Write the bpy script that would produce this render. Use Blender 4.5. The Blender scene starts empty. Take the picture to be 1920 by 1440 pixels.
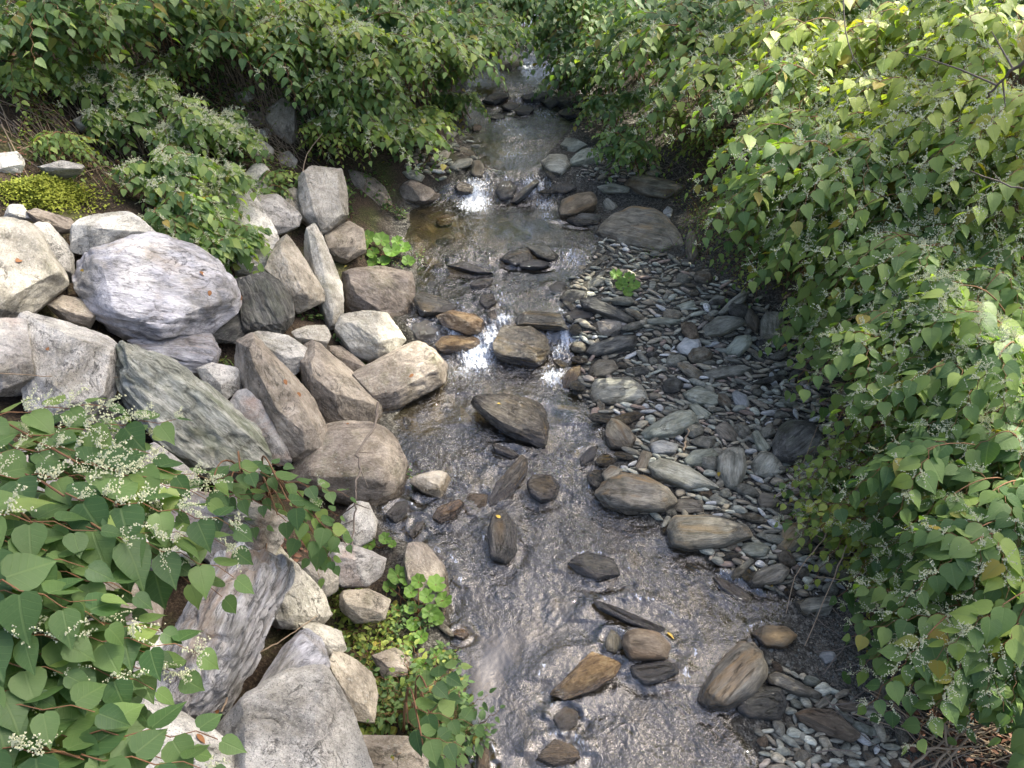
import bpy, bmesh, math, random
import numpy as np
from mathutils import Vector, Matrix, noise as mnoise
R = math.radians
random.seed(7); RNG = np.random.default_rng(11)
sc = bpy.context.scene
# ------------------------------------------------------------------ camera, world, sun, exposure
CAMZ = 4.6; PITCH = 38.0; F = 1387.0          # F: focal length in photo pixels (1920 wide)
cd = bpy.data.cameras.new('camera'); cam = bpy.data.objects.new('camera', cd)
sc.collection.objects.link(cam); sc.camera = cam
cam.location = (0, 0, CAMZ); cam.rotation_euler = (R(90 - PITCH), 0, 0)
cd.sensor_width = 36; cd.lens = 36 * F / 1920; cd.clip_start = 0.05; cd.clip_end = 500
SUN_EL, SUN_AZ = 52.0, 62.0                   # azimuth from +Y (upstream), negative = left
w = bpy.data.worlds.new('World'); sc.world = w; w.use_nodes = True
nt = w.node_tree; bg = nt.nodes['Background']
sky = nt.nodes.new('ShaderNodeTexSky'); sky.sky_type = 'NISHITA'; sky.sun_disc = False
sky.sun_elevation = R(SUN_EL); sky.sun_rotation = R(SUN_AZ)
sky.air_density = 0.65; sky.dust_density = 4.0; sky.ozone_density = 0.1
nt.links.new(sky.outputs[0], bg.inputs[0]); bg.inputs[1].default_value = 0.15
sd = bpy.data.lights.new('sun', 'SUN'); sun = bpy.data.objects.new('sun', sd); sc.collection.objects.link(sun)
sd.energy = 3.9; sd.angle = R(0.6); sd.color = (1.0, 0.95, 0.84)
_d = Vector((math.sin(R(SUN_AZ)) * math.cos(R(SUN_EL)), math.cos(R(SUN_AZ)) * math.cos(R(SUN_EL)), math.sin(R(SUN_EL))))
sun.rotation_euler = (_d).to_track_quat('Z', 'Y').to_euler(); sun.location = (6, 10, 12)
vs = sc.view_settings; vs.view_transform = 'Standard'; vs.look = 'None'; vs.gamma = 1; vs.use_curve_mapping = False
vs.exposure = 2.08
sc.cycles.max_bounces = 6; sc.cycles.diffuse_bounces = 3; sc.cycles.glossy_bounces = 2
sc.cycles.transparent_max_bounces = 6; sc.cycles.caustics_reflective = False; sc.cycles.caustics_refractive = False

# ------------------------------------------------------------------ helpers
def fade(t): return t * t * t * (t * (t * 6 - 15) + 10)
_perm = np.random.default_rng(3).permutation(512)
_perm = np.concatenate([_perm % 256] * 4)
_g3 = np.random.default_rng(5).normal(size=(256, 3)); _g3 /= np.linalg.norm(_g3, axis=1)[:, None]
def pn(x, y, z=0.0):
    x = np.asarray(x, float); y = np.asarray(y, float); z = np.asarray(z, float) + 0 * x
    xi = np.floor(x).astype(int); yi = np.floor(y).astype(int); zi = np.floor(z).astype(int)
    xf = x - xi; yf = y - yi; zf = z - zi; u, v, ww = fade(xf), fade(yf), fade(zf); r = 0
    for dx in (0, 1):
        for dy in (0, 1):
            for dz in (0, 1):
                h = _perm[(_perm[(_perm[(xi + dx) & 255] + yi + dy) & 255] + zi + dz) & 255]
                g = _g3[h]
                d = g[..., 0] * (xf - dx) + g[..., 1] * (yf - dy) + g[..., 2] * (zf - dz)
                r = r + d * (u if dx else 1 - u) * (v if dy else 1 - v) * (ww if dz else 1 - ww)
    return r * 1.6
def fbm(x, y, z=0.0, o=4):
    r = 0; a = 1.0; f = 1.0
    for k in range(o):
        r = r + a * pn(x * f + 17 * k, y * f + 5 * k, z * f + 9 * k); a *= .5; f *= 2.03
    return r
def ray(px, py):
    u = (px - 960) / F; v = (py - 720) / F; p = R(PITCH)
    return np.array([u, math.cos(p) - v * math.sin(p), -math.sin(p) - v * math.cos(p)])
CAM = np.array([0, 0, CAMZ])
# water level along the stream: gentle fall with small cascades
def zw(y):
    y = np.asarray(y, float); z = 0.012 * (y - 2)
    for y0, dh, wd in ((3.35, .03, .25), (4.6, .035, .2), (6.35, .24, .13), (7.75, .07, .15), (9.35, .27, .16), (10.6, .05, .3), (12.3, .22, .25), (14.6, .32, .25)):
        z = z + dh * (0.5 + 0.5 * np.tanh((y - y0) / wd))
    return z + 0.10 * np.maximum(0, y - 15.3)
def on_water(px, py, off=0.0):
    d = ray(px, py); t = 5.0
    lo, hi = .5, 60.0
    for _ in range(50):
        t = (lo + hi) / 2; p = CAM + d * t
        if p[2] > float(zw(p[1])) + off: lo = t
        else: hi = t
    return CAM + d * t
def edge(pts, off=0.0):
    q = np.array([on_water(a, b, off)[:2] for a, b in pts]); q = q[np.argsort(q[:, 1])]; return q[:, 1], q[:, 0]
EL = edge([(900, 1700), (880, 1440), (850, 1330), (838, 1200), (828, 1100), (770, 1030), (712, 980), (722, 930), (755, 880), (745, 820), (735, 780), (790, 735), (836, 700), (812, 650), (765, 600), (770, 550), (780, 500), (765, 450), (765, 400), (800, 375), (868, 345), (893, 310), (880, 260), (878, 200), (880, 165), (868, 130), (940, 105), (960, 60), (970, 20)])
ER = edge([(1450, 1700), (1430, 1440), (1390, 1350), (1400, 1270), (1440, 1190), (1480, 1130), (1400, 1080), (1320, 1040), (1240, 990), (1150, 950), (1120, 900), (1170, 850), (1130, 800), (1100, 760), (1065, 720), (1090, 670), (1075, 620), (1055, 580), (1060, 540), (1100, 500), (1118, 470), (1115, 430), (1050, 400), (1040, 365), (1012, 330), (1020, 300), (1060, 250), (1090, 215), (1100, 180), (1100, 145), (1025, 115), (1015, 60), (1010, 20)])
EB = edge([(1950, 1700), (1800, 1440), (1745, 1300), (1690, 1150), (1620, 1000), (1580, 900), (1570, 760), (1480, 640), (1400, 520), (1300, 400), (1230, 300), (1190, 200), (1150, 130), (1080, 70), (1050, 10)], .1)
def xl(y): return np.interp(y, *EL)
def xr(y): return np.interp(y, *ER)
def xb(y): return np.maximum(np.interp(y, *EB), xr(y) + .15)
def H0(x, y):
    x = np.asarray(x, float); y = np.asarray(y, float)
    a = xl(y); b = xr(y); c = xb(y); z = zw(y)
    dl = a - x; dr = x - b; db = x - c
    din = np.minimum(-dl, -dr)
    bed = -np.minimum(.13, .35 * np.maximum(din, 0))
    left = np.where(dl < 3.2, .60 * dl, .60 * 3.2 + .48 * (dl - 3.2))
    left = np.where(dl < .3, dl * .4, left - .06)
    barh = np.where(dr > 0, .02 + .045 * dr, 0)
    right = barh + np.where(db > 0, .5 * db + .0, 0)
    return z + np.where(dl > 0, left, np.where(dr > 0, right, bed))
def H(x, y):
    x = np.asarray(x, float); y = np.asarray(y, float)
    dl = xl(y) - x; db = x - xb(y)
    k = np.clip(np.maximum(dl, db) / .8, 0, 1)
    return H0(x, y) + (.015 + .10 * k) * fbm(x * 1.3, y * 1.3, 0, 4) + .006 * pn(x * 14, y * 14)
def hp(px, py, h=0.0):
    """point on the ray through photo pixel (px, py) that is h metres above the ground"""
    d = ray(px, py); ts = np.linspace(.8, 45, 900); P = CAM + np.outer(ts, d)
    g = P[:, 2] - H(P[:, 0], P[:, 1]) - h
    i = int(np.argmax(g <= 0)) if (g <= 0).any() else len(ts) - 1
    lo, hi = ts[max(i - 1, 0)], ts[i]
    for _ in range(20):
        t = (lo + hi) / 2; p = CAM + d * t
        if p[2] - float(H(p[0], p[1])) - h > 0: lo = t
        else: hi = t
    return CAM + d * hi
def pd(px, py, depth):
    return CAM + ray(px, py) * depth
def proj(P):
    P = np.atleast_2d(P) - CAM; p = R(PITCH)
    zc = P[:, 1] * math.cos(p) - P[:, 2] * math.sin(p); yc = P[:, 1] * math.sin(p) + P[:, 2] * math.cos(p)
    zc = np.maximum(zc, 1e-3)
    return 960 + F * P[:, 0] / zc, 720 - F * yc / zc, zc

def tag(o, label=None, cat=None, group=None, kind=None):
    if label: o['label'] = label
    if cat: o['category'] = cat
    if group: o['group'] = group
    if kind: o['kind'] = kind
    return o
def link(name, me, mat=None, parent=None, loc=None, rot=None):
    o = bpy.data.objects.new(name, me); sc.collection.objects.link(o)
    if mat is not None and me is not None and len(me.materials) == 0: me.materials.append(mat)
    if parent is not None: o.parent = parent
    if loc is not None: o.location = loc
    if rot is not None: o.rotation_euler = rot
    return o
def empty(name, loc, label=None, cat=None, group=None):
    o = bpy.data.objects.new(name, None); sc.collection.objects.link(o); o.location = loc; o.empty_display_size = .1
    return tag(o, label, cat, group)
def mesh_np(name, V, Fq, smooth=True, uv=None, col=None, attrs=None):
    """V (n,3); Fq (m,k) faces with equal vertex count; uv per vertex; col per vertex rgba"""
    me = bpy.data.meshes.new(name); V = np.asarray(V, np.float32); Fq = np.asarray(Fq, np.int32)
    k = Fq.shape[1]; me.vertices.add(len(V)); me.vertices.foreach_set('co', V.ravel())
    me.loops.add(Fq.size); me.loops.foreach_set('vertex_index', Fq.ravel())
    me.polygons.add(len(Fq)); me.polygons.foreach_set('loop_start', np.arange(0, Fq.size, k, dtype=np.int32))
    me.polygons.foreach_set('loop_total', np.full(len(Fq), k, np.int32))
    me.polygons.foreach_set('use_smooth', np.full(len(Fq), smooth))
    if uv is not None:
        l = me.uv_layers.new(name='UVMap'); l.data.foreach_set('uv', np.asarray(uv, np.float32)[Fq.ravel()].ravel())
    if col is not None:
        a = me.color_attributes.new('Col', 'FLOAT_COLOR', 'POINT'); a.data.foreach_set('color', np.asarray(col, np.float32).ravel())
    for n, v in (attrs or {}).items():
        a = me.attributes.new(n, 'FLOAT', 'POINT'); a.data.foreach_set('value', np.asarray(v, np.float32))
    me.update(); me.validate(); return me

# ------------------------------------------------------------------ node helpers
class NT:
    def __init__(s, name):
        s.m = bpy.data.materials.new(name); s.m.use_nodes = True; s.t = s.m.node_tree
        s.t.nodes.clear(); s.out = s.n('OutputMaterial')
    def n(s, k, **kw):
        o = s.t.nodes.new('ShaderNode' + k)
        for a, b in kw.items(): setattr(o, a, b)
        return o
    def l(s, a, b): s.t.links.new(a, b)
    def put(s, sock, v):
        if hasattr(v, 'is_linked') or isinstance(v, bpy.types.NodeSocket): s.l(v, sock)
        elif isinstance(v, (tuple, list)): sock.default_value = (*v, 1)[:4] if sock.type == 'RGBA' else v
        else: sock.default_value = v
    def noise(s, vec, scale, detail=6, rough=.55, dist=0.0):
        o = s.n('TexNoise'); o.inputs['Scale'].default_value = scale; o.inputs['Detail'].default_value = detail
        o.inputs['Roughness'].default_value = rough; o.inputs['Distortion'].default_value = dist; s.l(vec, o.inputs['Vector']); return o.outputs[0]
    def voro(s, vec, scale, out='Distance', feature='F1', rnd=1.0):
        o = s.n('TexVoronoi', feature=feature); o.inputs['Scale'].default_value = scale; s.l(vec, o.inputs['Vector'])
        o.inputs['Randomness'].default_value = rnd; return o.outputs[out]
    def map(s, vec, scale=(1, 1, 1), rot=(0, 0, 0), loc=(0, 0, 0)):
        o = s.n('Mapping'); s.l(vec, o.inputs[0]); o.inputs['Scale'].default_value = scale; o.inputs['Rotation'].default_value = rot
        if isinstance(loc, tuple): o.inputs['Location'].default_value = loc
        else: s.l(loc, o.inputs['Location'])
        return o.outputs[0]
    def ramp(s, fac, stops):
        o = s.n('ValToRGB'); e = o.color_ramp.elements
        while len(e) > len(stops): e.remove(e[-1])
        while len(e) < len(stops): e.new(.5)
        for i, (p, c) in enumerate(stops):
            e[i].position = p; e[i].color = (*c, 1) if not isinstance(c, (int, float)) else (c, c, c, 1)
        s.l(fac, o.inputs[0]); return o.outputs[0]
    def mix(s, fac, a, b, mode='MIX'):
        o = s.n('Mix', data_type='RGBA', blend_type=mode); s.put(o.inputs[0], fac); s.put(o.inputs[6], a); s.put(o.inputs[7], b); return o.outputs[2]
    def math(s, op, a, b=0.0, c=None, clamp=False):
        o = s.n('Math', operation=op, use_clamp=clamp); s.put(o.inputs[0], a); s.put(o.inputs[1], b)
        if c is not None: s.put(o.inputs[2], c)
        return o.outputs[0]
    def bump(s, h, strength, dist, normal=None):
        o = s.n('Bump'); s.l(h, o.inputs['Height']); o.inputs['Strength'].default_value = strength; o.inputs['Distance'].default_value = dist
        if normal is not None: s.l(normal, o.inputs['Normal'])
        return o.outputs[0]
    def pbr(s, col, rough, normal=None, spec=.5, surface=True):
        o = s.n('BsdfPrincipled'); s.put(o.inputs['Base Color'], col); s.put(o.inputs['Roughness'], rough)
        s.put(o.inputs['Specular IOR Level'], spec)
        if normal is not None: s.l(normal, o.inputs['Normal'])
        if surface: s.l(o.outputs[0], s.out.inputs[0])
        return o

def stone(name, c1, c2, c3, speck=0.0, foliate=0.0, rough=.85, scale=1.0, lichen=0.0, moss=0.0, stain=None, vein=0.0, spec=.3):
    s = NT(name); tc = s.n('TexCoord').outputs['Object']; oi = s.n('ObjectInfo')
    rnd = oi.outputs['Random']
    off = s.n('CombineXYZ'); s.l(s.math('MULTIPLY', rnd, 37.0), off.inputs[0]); s.l(s.math('MULTIPLY', rnd, 91.0), off.inputs[1])
    base = s.map(tc, loc=off.outputs[0])
    fol = s.map(base, scale=(1 - .82 * foliate, 1 + 1.2 * foliate, 1 + 2.5 * foliate), rot=(.25, .1, .12))
    n1 = s.noise(base, 3.2 * scale, 8, .6, .6); n2 = s.noise(fol, 11 * scale, 9, .68, .35); n3 = s.noise(fol, 45 * scale, 6, .7)
    mixn = s.math('ADD', s.math('MULTIPLY', n1, .36), s.math('ADD', s.math('MULTIPLY', n2, .38), s.math('MULTIPLY', n3, .26)))
    col = s.ramp(mixn, [(.40, c1), (.5, c2), (.60, c3)])
    if stain: col = s.mix(s.ramp(s.noise(fol, 2.3 * scale, 5, .6, 1.0), [(.52, 0), (.66, .8)]), col, stain)
    if speck:
        v = s.noise(base, 95, 2, .9); v2 = s.noise(s.map(base, loc=(4, 4, 4)), 60, 2, .9)
        col = s.mix(s.ramp(v, [(.56, 0), (.66, speck)]), col, (.05, .05, .055))
        col = s.mix(s.ramp(v2, [(.56, 0), (.68, speck * .8)]), col, (.72, .68, .62))
    if vein:
        v = s.ramp(s.noise(fol, 5 * scale, 7, .6, 1.5), [(.485, 0), (.5, vein), (.515, 0)])
        col = s.mix(v, col, tuple(.22 * a for a in c2))
    gr = s.noise(s.map(base, loc=(9, 2, 5)), 2.4 * scale, 6, .65, .8)
    col = s.mix(1.0, col, s.ramp(gr, [(.34, (.58, .56, .50)), (.48, (.95, .94, .92)), (.62, (1.18, 1.17, 1.15))]), 'MULTIPLY')
    ck = s.ramp(s.noise(s.map(fol, loc=(3, 8, 1)), 4.2 * scale, 8, .62, .9), [(.488, 0), (.5, 1), (.512, 0)])
    ck = s.math('MULTIPLY', ck, s.ramp(s.noise(base, 3.1, 3), [(.48, 0), (.58, 1)]))
    col = s.mix(s.math('MULTIPLY', ck, .6), col, tuple(.25 * a for a in c1))
    if lichen:
        m = s.math('MULTIPLY', s.ramp(s.voro(base, 26), [(.18, 1), (.3, 0)]), s.ramp(s.noise(base, 3.0, 4), [(.5, 0), (.62, lichen)]))
        col = s.mix(m, col, (.50, .52, .46))
    if moss:
        g = s.n('NewGeometry'); sx = s.n('SeparateXYZ'); s.l(g.outputs['Normal'], sx.inputs[0])
        m = s.math('MULTIPLY', s.ramp(s.noise(base, 4.5, 7, .7), [(.52, 0), (.64, moss)]), s.ramp(sx.outputs[2], [(.1, 0), (.6, 1)]))
        col = s.mix(m, col, s.ramp(s.noise(base, 60, 3), [(.35, (.045, .07, .012)), (.65, (.13, .16, .03))]))
    # whole-stone tone differs from stone to stone
    hs = s.n('HueSaturation'); s.l(s.math('MULTIPLY_ADD', rnd, .45, .78), hs.inputs['Value']); s.l(s.math('MULTIPLY_ADD', rnd, .014, .496), hs.inputs['Hue'])
    s.l(col, hs.inputs['Color']); col = hs.outputs[0]
    at = s.n('Attribute', attribute_name='wet'); wet = at.outputs['Fac']
    col = s.mix(wet, col, s.mix(1.0, col, (.40, .36, .29), 'MULTIPLY'))
    rg = s.math('MULTIPLY_ADD', wet, .16 - rough, rough)
    sp = s.math('MULTIPLY_ADD', wet, .5, spec)
    n4 = s.noise(fol, 130 * scale, 4, .7); hgt = s.math('ADD', s.math('MULTIPLY', n1, .12), s.math('ADD', s.math('MULTIPLY', n2, .6), s.math('ADD', s.math('MULTIPLY', n3, .55), s.math('MULTIPLY', n4, .25))))
    if speck: hgt = s.math('ADD', hgt, s.math('MULTIPLY', s.noise(base, 110, 3, .8), .12))
    hgt = s.math('SUBTRACT', hgt, s.math('MULTIPLY', ck, .35))
    if vein: hgt = s.math('SUBTRACT', hgt, s.math('MULTIPLY', v, .25))
    s.pbr(col, rg, s.bump(hgt, 1.0, .03), sp); return s.m
M = {}
M['granite'] = stone('pale_granite', (.27, .265, .24), (.48, .47, .425), (.64, .625, .57), speck=.75, lichen=.2, rough=.9, foliate=.15)
M['granite_tan'] = stone('tan_granite', (.23, .215, .175), (.41, .385, .32), (.57, .54, .46), speck=.5, rough=.9, moss=.15, foliate=.2)
M['tan'] = stone('tan_rock', (.19, .165, .125), (.37, .325, .255), (.53, .475, .385), speck=.25, rough=.9, lichen=.3, moss=.12, foliate=.3)
M['brown'] = stone('brown_rock', (.13, .108, .085), (.26, .222, .178), (.39, .34, .28), speck=.25, rough=.9, lichen=.25, moss=.2, foliate=.25)
M['blue'] = stone('blue_grey_schist', (.22, .23, .25), (.40, .41, .44), (.60, .61, .64), foliate=.75, rough=.75, stain=(.34, .29, .24), vein=.55)
M['blueslab'] = stone('lilac_grey_schist', (.26, .265, .28), (.43, .43, .45), (.60, .595, .605), foliate=.5, rough=.75, stain=(.40, .35, .31), vein=.6)
M['fold'] = stone('folded_blue_grey_schist', (.16, .16, .155), (.36, .36, .355), (.58, .575, .56), foliate=.85, rough=.8, vein=.8, stain=(.24, .17, .11))
M['green'] = stone('green_grey_schist', (.12, .128, .105), (.29, .30, .25), (.50, .50, .44), foliate=.7, rough=.8, vein=.5, stain=(.17, .19, .12))
M['dark'] = stone('dark_schist', (.045, .045, .04), (.11, .11, .10), (.215, .215, .19), foliate=.8, rough=.7, vein=.4, moss=.15)
M['pink'] = stone('pinkish_white_rock', (.25, .24, .22), (.43, .415, .38), (.59, .575, .53), speck=.4, rough=.9, stain=(.42, .31, .24))
M['slate'] = stone('grey_slate', (.13, .13, .10), (.29, .285, .23), (.47, .46, .385), foliate=.8, rough=.72, vein=.3)
M['slate_light'] = stone('light_green_slate', (.16, .17, .13), (.30, .315, .25), (.45, .46, .38), foliate=.8, rough=.8, vein=.3)
M['slate_tan'] = stone('tan_banded_slate', (.10, .095, .072), (.22, .20, .16), (.38, .35, .28), foliate=.85, rough=.72, stain=(.30, .20, .10), vein=.3)
M['slate_brown'] = stone('brown_slate', (.08, .072, .054), (.19, .172, .132), (.33, .30, .235), foliate=.8, rough=.6, stain=(.13, .08, .04))
M['white'] = stone('whitish_cobble', (.20, .21, .205), (.34, .35, .335), (.48, .48, .45), foliate=.5, rough=.85)
M['amber'] = stone('amber_wet_rock', (.06, .035, .015), (.17, .105, .045), (.33, .235, .12), foliate=.5, rough=.22, spec=.7, vein=.3)
M['wet'] = stone('dark_wet_rock', (.018, .017, .014), (.05, .046, .036), (.11, .10, .075), foliate=.7, rough=.13, spec=.9, stain=(.10, .065, .02))
M['wetbrown'] = stone('wet_brown_rock', (.02, .016, .011), (.062, .05, .034), (.17, .145, .105), foliate=.85, rough=.17, spec=.9, stain=(.14, .09, .03), vein=.4)
M['umber'] = stone('amber_brown_rock', (.08, .06, .038), (.18, .14, .095), (.32, .26, .185), foliate=.6, rough=.5, spec=.5, stain=(.22, .14, .07))
# ------------------------------------------------------------------ setting: ground and water
def axis(a, b, parts):
    out = []
    for lo, hi, st in parts: out.append(np.arange(lo, hi, st))
    out.append([b]); return np.concatenate(out)
gx = axis(-60, 60, [(-60, -12, 3), (-12, -5.5, .2), (-5.5, 6.5, .045), (6.5, 12, .2), (12, 60, 3)])
gy = axis(-30, 90, [(-30, -2, 2), (-2, 1.2, .2), (1.2, 9, .04), (9, 18, .06), (18, 26, .25), (26, 90, 3)])
X, Y = np.meshgrid(gx, gy); Z = H(X, Y)
nx, ny = len(gx), len(gy)
idx = np.arange(nx * ny).reshape(ny, nx)
Fq = np.stack([idx[:-1, :-1], idx[:-1, 1:], idx[1:, 1:], idx[1:, :-1]], -1).reshape(-1, 4)
DL = xl(Y) - X; DR = X - xr(Y); DB = X - xb(Y)
under = np.clip(-np.maximum(DL, DR) / .12, 0, 1)
zone_bank = np.clip((np.maximum(DL - .1, DB + fbm(X * 2, Y * 2) * .25)) / .35, 0, 1)
col = np.zeros((ny, nx, 4)); col[..., 3] = 1
col[..., 0] = under; col[..., 1] = zone_bank
col[..., 2] = np.clip((DL > .2) * (.5 + .9 * fbm(X * .8 + 3, Y * .8)), 0, 1)
s = NT('ground'); tc = s.n('TexCoord').outputs['Object']
at = s.n('Attribute', attribute_name='Col'); sp_ = s.n('SeparateColor'); s.l(at.outputs['Color'], sp_.inputs[0])
vc = s.voro(tc, 38, 'Color'); vd = s.voro(tc, 38); hs = s.n('SeparateColor'); s.l(vc, hs.inputs[0])
vc2 = s.voro(tc, 95, 'Color'); hs2 = s.n('SeparateColor'); s.l(vc2, hs2.inputs[0])
gmix = s.math('ADD', s.math('MULTIPLY', hs.outputs[0], .5), s.math('MULTIPLY', hs2.outputs[1], .5))
gravel = s.ramp(gmix, [(.15, (.022, .02, .016)), (.45, (.05, .047, .038)), (.7, (.10, .096, .08)), (.95, (.20, .19, .16))])  # kept dark so the gaps between stones look shaded
nb = s.noise(tc, 5, 8, .65); fine = s.noise(tc, 60, 5, .7)
gravel = s.mix(s.ramp(nb, [(.5, 0), (.66, .7)]), gravel, (.05, .042, .03))
soil = s.ramp(fine, [(.3, (.018, .013, .009)), (.5, (.05, .036, .023)), (.7, (.13, .095, .06))])
soil = s.mix(s.ramp(s.noise(tc, 2.2, 6, .6), [(.5, 0), (.62, .75)]), soil, s.ramp(fine, [(.35, (.02, .03, .008)), (.65, (.09, .10, .025))]))
vb = s.voro(s.map(tc, scale=(1, .6, 1)), 9, 'Color'); hb = s.n('SeparateColor'); s.l(vb, hb.inputs[0])
bedc = s.ramp(hb.outputs[0], [(.1, (.010, .009, .006)), (.4, (.035, .029, .017)), (.7, (.085, .066, .036)), (.95, (.20, .155, .09))])
bedc = s.mix(.55, bedc, s.mix(fine, (.014, .011, .007), (.11, .085, .048)))
c = s.mix(sp_.outputs[1], gravel, soil); c = s.mix(sp_.outputs[0], c, bedc)
h = s.math('ADD', s.math('MULTIPLY', vd, -.5), s.math('MULTIPLY', fine, .6))
s.pbr(c, s.math('MULTIPLY_ADD', sp_.outputs[0], -.4, .92), s.bump(h, 1.0, .02), .3)
# the ground dips between the piled boulders
SINK = .26 * np.clip((DL - .15) / .35, 0, 1) * np.clip((3.6 - DL) / .6, 0, 1) * np.clip((8.3 - Y) / .8, 0, 1) * np.clip((Y - 1.0) / .5, 0, 1)
ZA = Z.copy(); Z = Z - SINK
gm = mesh_np('ground', np.stack([X, Y, Z], -1).reshape(-1, 3), Fq, True, col=col.reshape(-1, 4))
tag(link('ground', gm, s.m), kind='structure')

ZG = Z; USE_A = [False]
def Hm(x, y):
    x = np.asarray(x, float); y = np.asarray(y, float)
    i = np.clip(np.searchsorted(gx, x) - 1, 0, nx - 2); j = np.clip(np.searchsorted(gy, y) - 1, 0, ny - 2)
    fx = np.clip((x - gx[i]) / (gx[i + 1] - gx[i]), 0, 1); fy = np.clip((y - gy[j]) / (gy[j + 1] - gy[j]), 0, 1)
    Z = ZA if USE_A[0] else ZG
    return Z[j, i] * (1 - fx) * (1 - fy) + Z[j, i + 1] * fx * (1 - fy) + Z[j + 1, i] * (1 - fx) * fy + Z[j + 1, i + 1] * fx * fy
H = Hm
# water: sheet that follows the small steps of the stream
wy = np.concatenate([np.arange(-1, 2, .05), np.arange(2, 7, .011), np.arange(7, 15.6, .022)])
ws = np.linspace(0, 1, 290)
WY, WS = np.meshgrid(wy, ws, indexing='ij')
WX = (xl(WY) - .12) + WS * (xr(WY) - xl(WY) + .24)
# foam sources (photo px, radius m, amount)
FOAM = [(895, 672, .20, 1.0), (925, 640, .13, .9), (880, 690, .20, .55), (945, 600, .13, .75), (1035, 708, .16, .75), (1045, 660, .10, .55), (985, 745, .2, .25),
        (890, 378, .24, .95), (905, 350, .18, .6), (1020, 385, .18, .6), (1025, 405, .15, .5), (1075, 485, .22, .55), (870, 420, .3, .25), (990, 125, .26, .9), (1000, 105, .16, .9),
        (985, 195, .25, .5), (940, 230, .35, .45), (1020, 215, .3, .5), (965, 292, .4, .42), (1060, 210, .3, .4), (890, 195, .25, .4), (945, 560, .15, .5), (855, 890, .12, .3), (1080, 800, .15, .3),
        (1100, 155, .3, .4), (1020, 1310, .12, .25), (1085, 1395, .10, .4), (880, 490, .2, .3), (1040, 1140, .3, .14), (1350, 1090, .15, .3), (830, 500, .2, .25), (1050, 580, .08, .5),
        (960, 250, .25, .4), (1090, 225, .2, .4), (930, 560, .2, .3), (840, 690, .2, .4)]
foam = np.zeros_like(WX)
for px, py, r_, a_ in FOAM:
    p = on_water(px, py); foam = np.maximum(foam, a_ * np.exp(-(((WX - p[0]) / r_) ** 2 + ((WY - p[1]) / (r_ * 1.35)) ** 2)))
dz = np.gradient(zw(wy), wy)[:, None]
st_ = np.clip(fbm(WX * 5, WY * 1.2, 3, 3) + .25, 0, 1)
foam = np.maximum(foam, np.clip(dz * .9, 0, .75) * (st_ ** .7) * 1.1)
foam = np.maximum(foam, .13 * np.clip(fbm(WX * 1.5, WY * 1.5, 6, 2) * 1.5, 0, 1) * np.clip((7.8 - WY) / .5, .25, 1))  # sparse foam flecks, painted to read as white glints on the water
rough = .35 + np.clip(dz * 3, 0, 1.3) + foam * .6
calm = np.interp(WY, [0, 3.3, 4.2, 5.6, 6.3, 8.0, 8.3, 8.9, 9.4, 9.7, 10.0, 10.8, 11.6, 12.2, 12.6, 13.2, 14.4, 15], [.85, .85, 1, .9, 1.2, 1.1, .5, .45, 1, .6, .6, .9, .7, 1, .5, .4, 1, 1])
amp = .019 * calm
flow = fbm(WX * 2.2, WY * 1.3, 4, 3) * .12
n1 = fbm(WX * 5.5 + flow * 5, WY * 6 + flow * 5, 1, 3); n2 = 1 - np.abs(pn(WX * 14 + n1 * .8, WY * 18 + n1 * .7, 2)) * 2.2
n3 = 1 - np.abs(pn(WX * 30 + n1 * 1.2, WY * 40, 5)) * 2
calm = calm * (1 - .55 * np.clip((xl(WY) + .75 - WX) / .5, 0, 1) * np.clip((3.9 - WY) / .5, 0, 1)); calm = calm * np.clip(1 + 1.2 * fbm(WX * 1.3, WY * .9, 9, 2), .3, 1.8); amp = .019 * calm
WZ = zw(WY) + amp * rough * (n1 * .8 + n2 * .6 + n3 * .30) + fbm(WX * 3, WY * 2, 8, 2) * .012
WZ += foam * .03 * np.abs(fbm(WX * 16, WY * 16, 3, 3))
# wakes: water mounds a little upstream of stones, dips behind
idx = np.arange(WX.size).reshape(WX.shape)
Fw = np.stack([idx[:-1, :-1], idx[:-1, 1:], idx[1:, 1:], idx[1:, :-1]], -1).reshape(-1, 4)
s = NT('stream_water'); geo = s.n('NewGeometry'); tc = s.n('TexCoord').outputs['Object']
m1 = s.map(tc, scale=(.85, 1.25, 1)); warp = s.noise(m1, 2.5, 3, .5)
wv = s.n('VectorMath', operation='ADD'); s.l(m1, wv.inputs[0]); cx = s.n('CombineXYZ'); s.l(s.math('MULTIPLY', warp, .10), cx.inputs[0]); s.l(s.math('MULTIPLY', warp, .10), cx.inputs[1]); s.l(cx.outputs[0], wv.inputs[1])
def ridge(vec, sc_): return s.math('ABSOLUTE', s.math('SUBTRACT', s.noise(vec, sc_, 2, .5, .5), .5))
hgt = s.math('ADD', s.math('MULTIPLY', ridge(wv.outputs[0], 9), -1.3), s.math('ADD', s.math('MULTIPLY', ridge(wv.outputs[0], 24), -1.15), s.math('MULTIPLY', ridge(wv.outputs[0], 60), -.65)))
hgt = s.math('MULTIPLY', hgt, s.math('ADD', s.n('Attribute', attribute_name='rough').outputs['Fac'], s.math('MULTIPLY', s.math('SUBTRACT', s.noise(tc, 3.0, 3), .5), 1.2)))
nrm = s.bump(hgt, 1.0, .0125)
fr = s.n('Fresnel'); fr.inputs['IOR'].default_value = 1.5; s.l(nrm, fr.inputs['Normal'])
gl = s.n('BsdfGlossy'); gl.inputs['Roughness'].default_value = .01; s.l(nrm, gl.inputs['Normal']); gl.inputs['Color'].default_value = (.97, .975, .97, 1)
tr = s.n('BsdfTransparent'); tr.inputs[0].default_value = (.68, .65, .53, 1)
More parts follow.
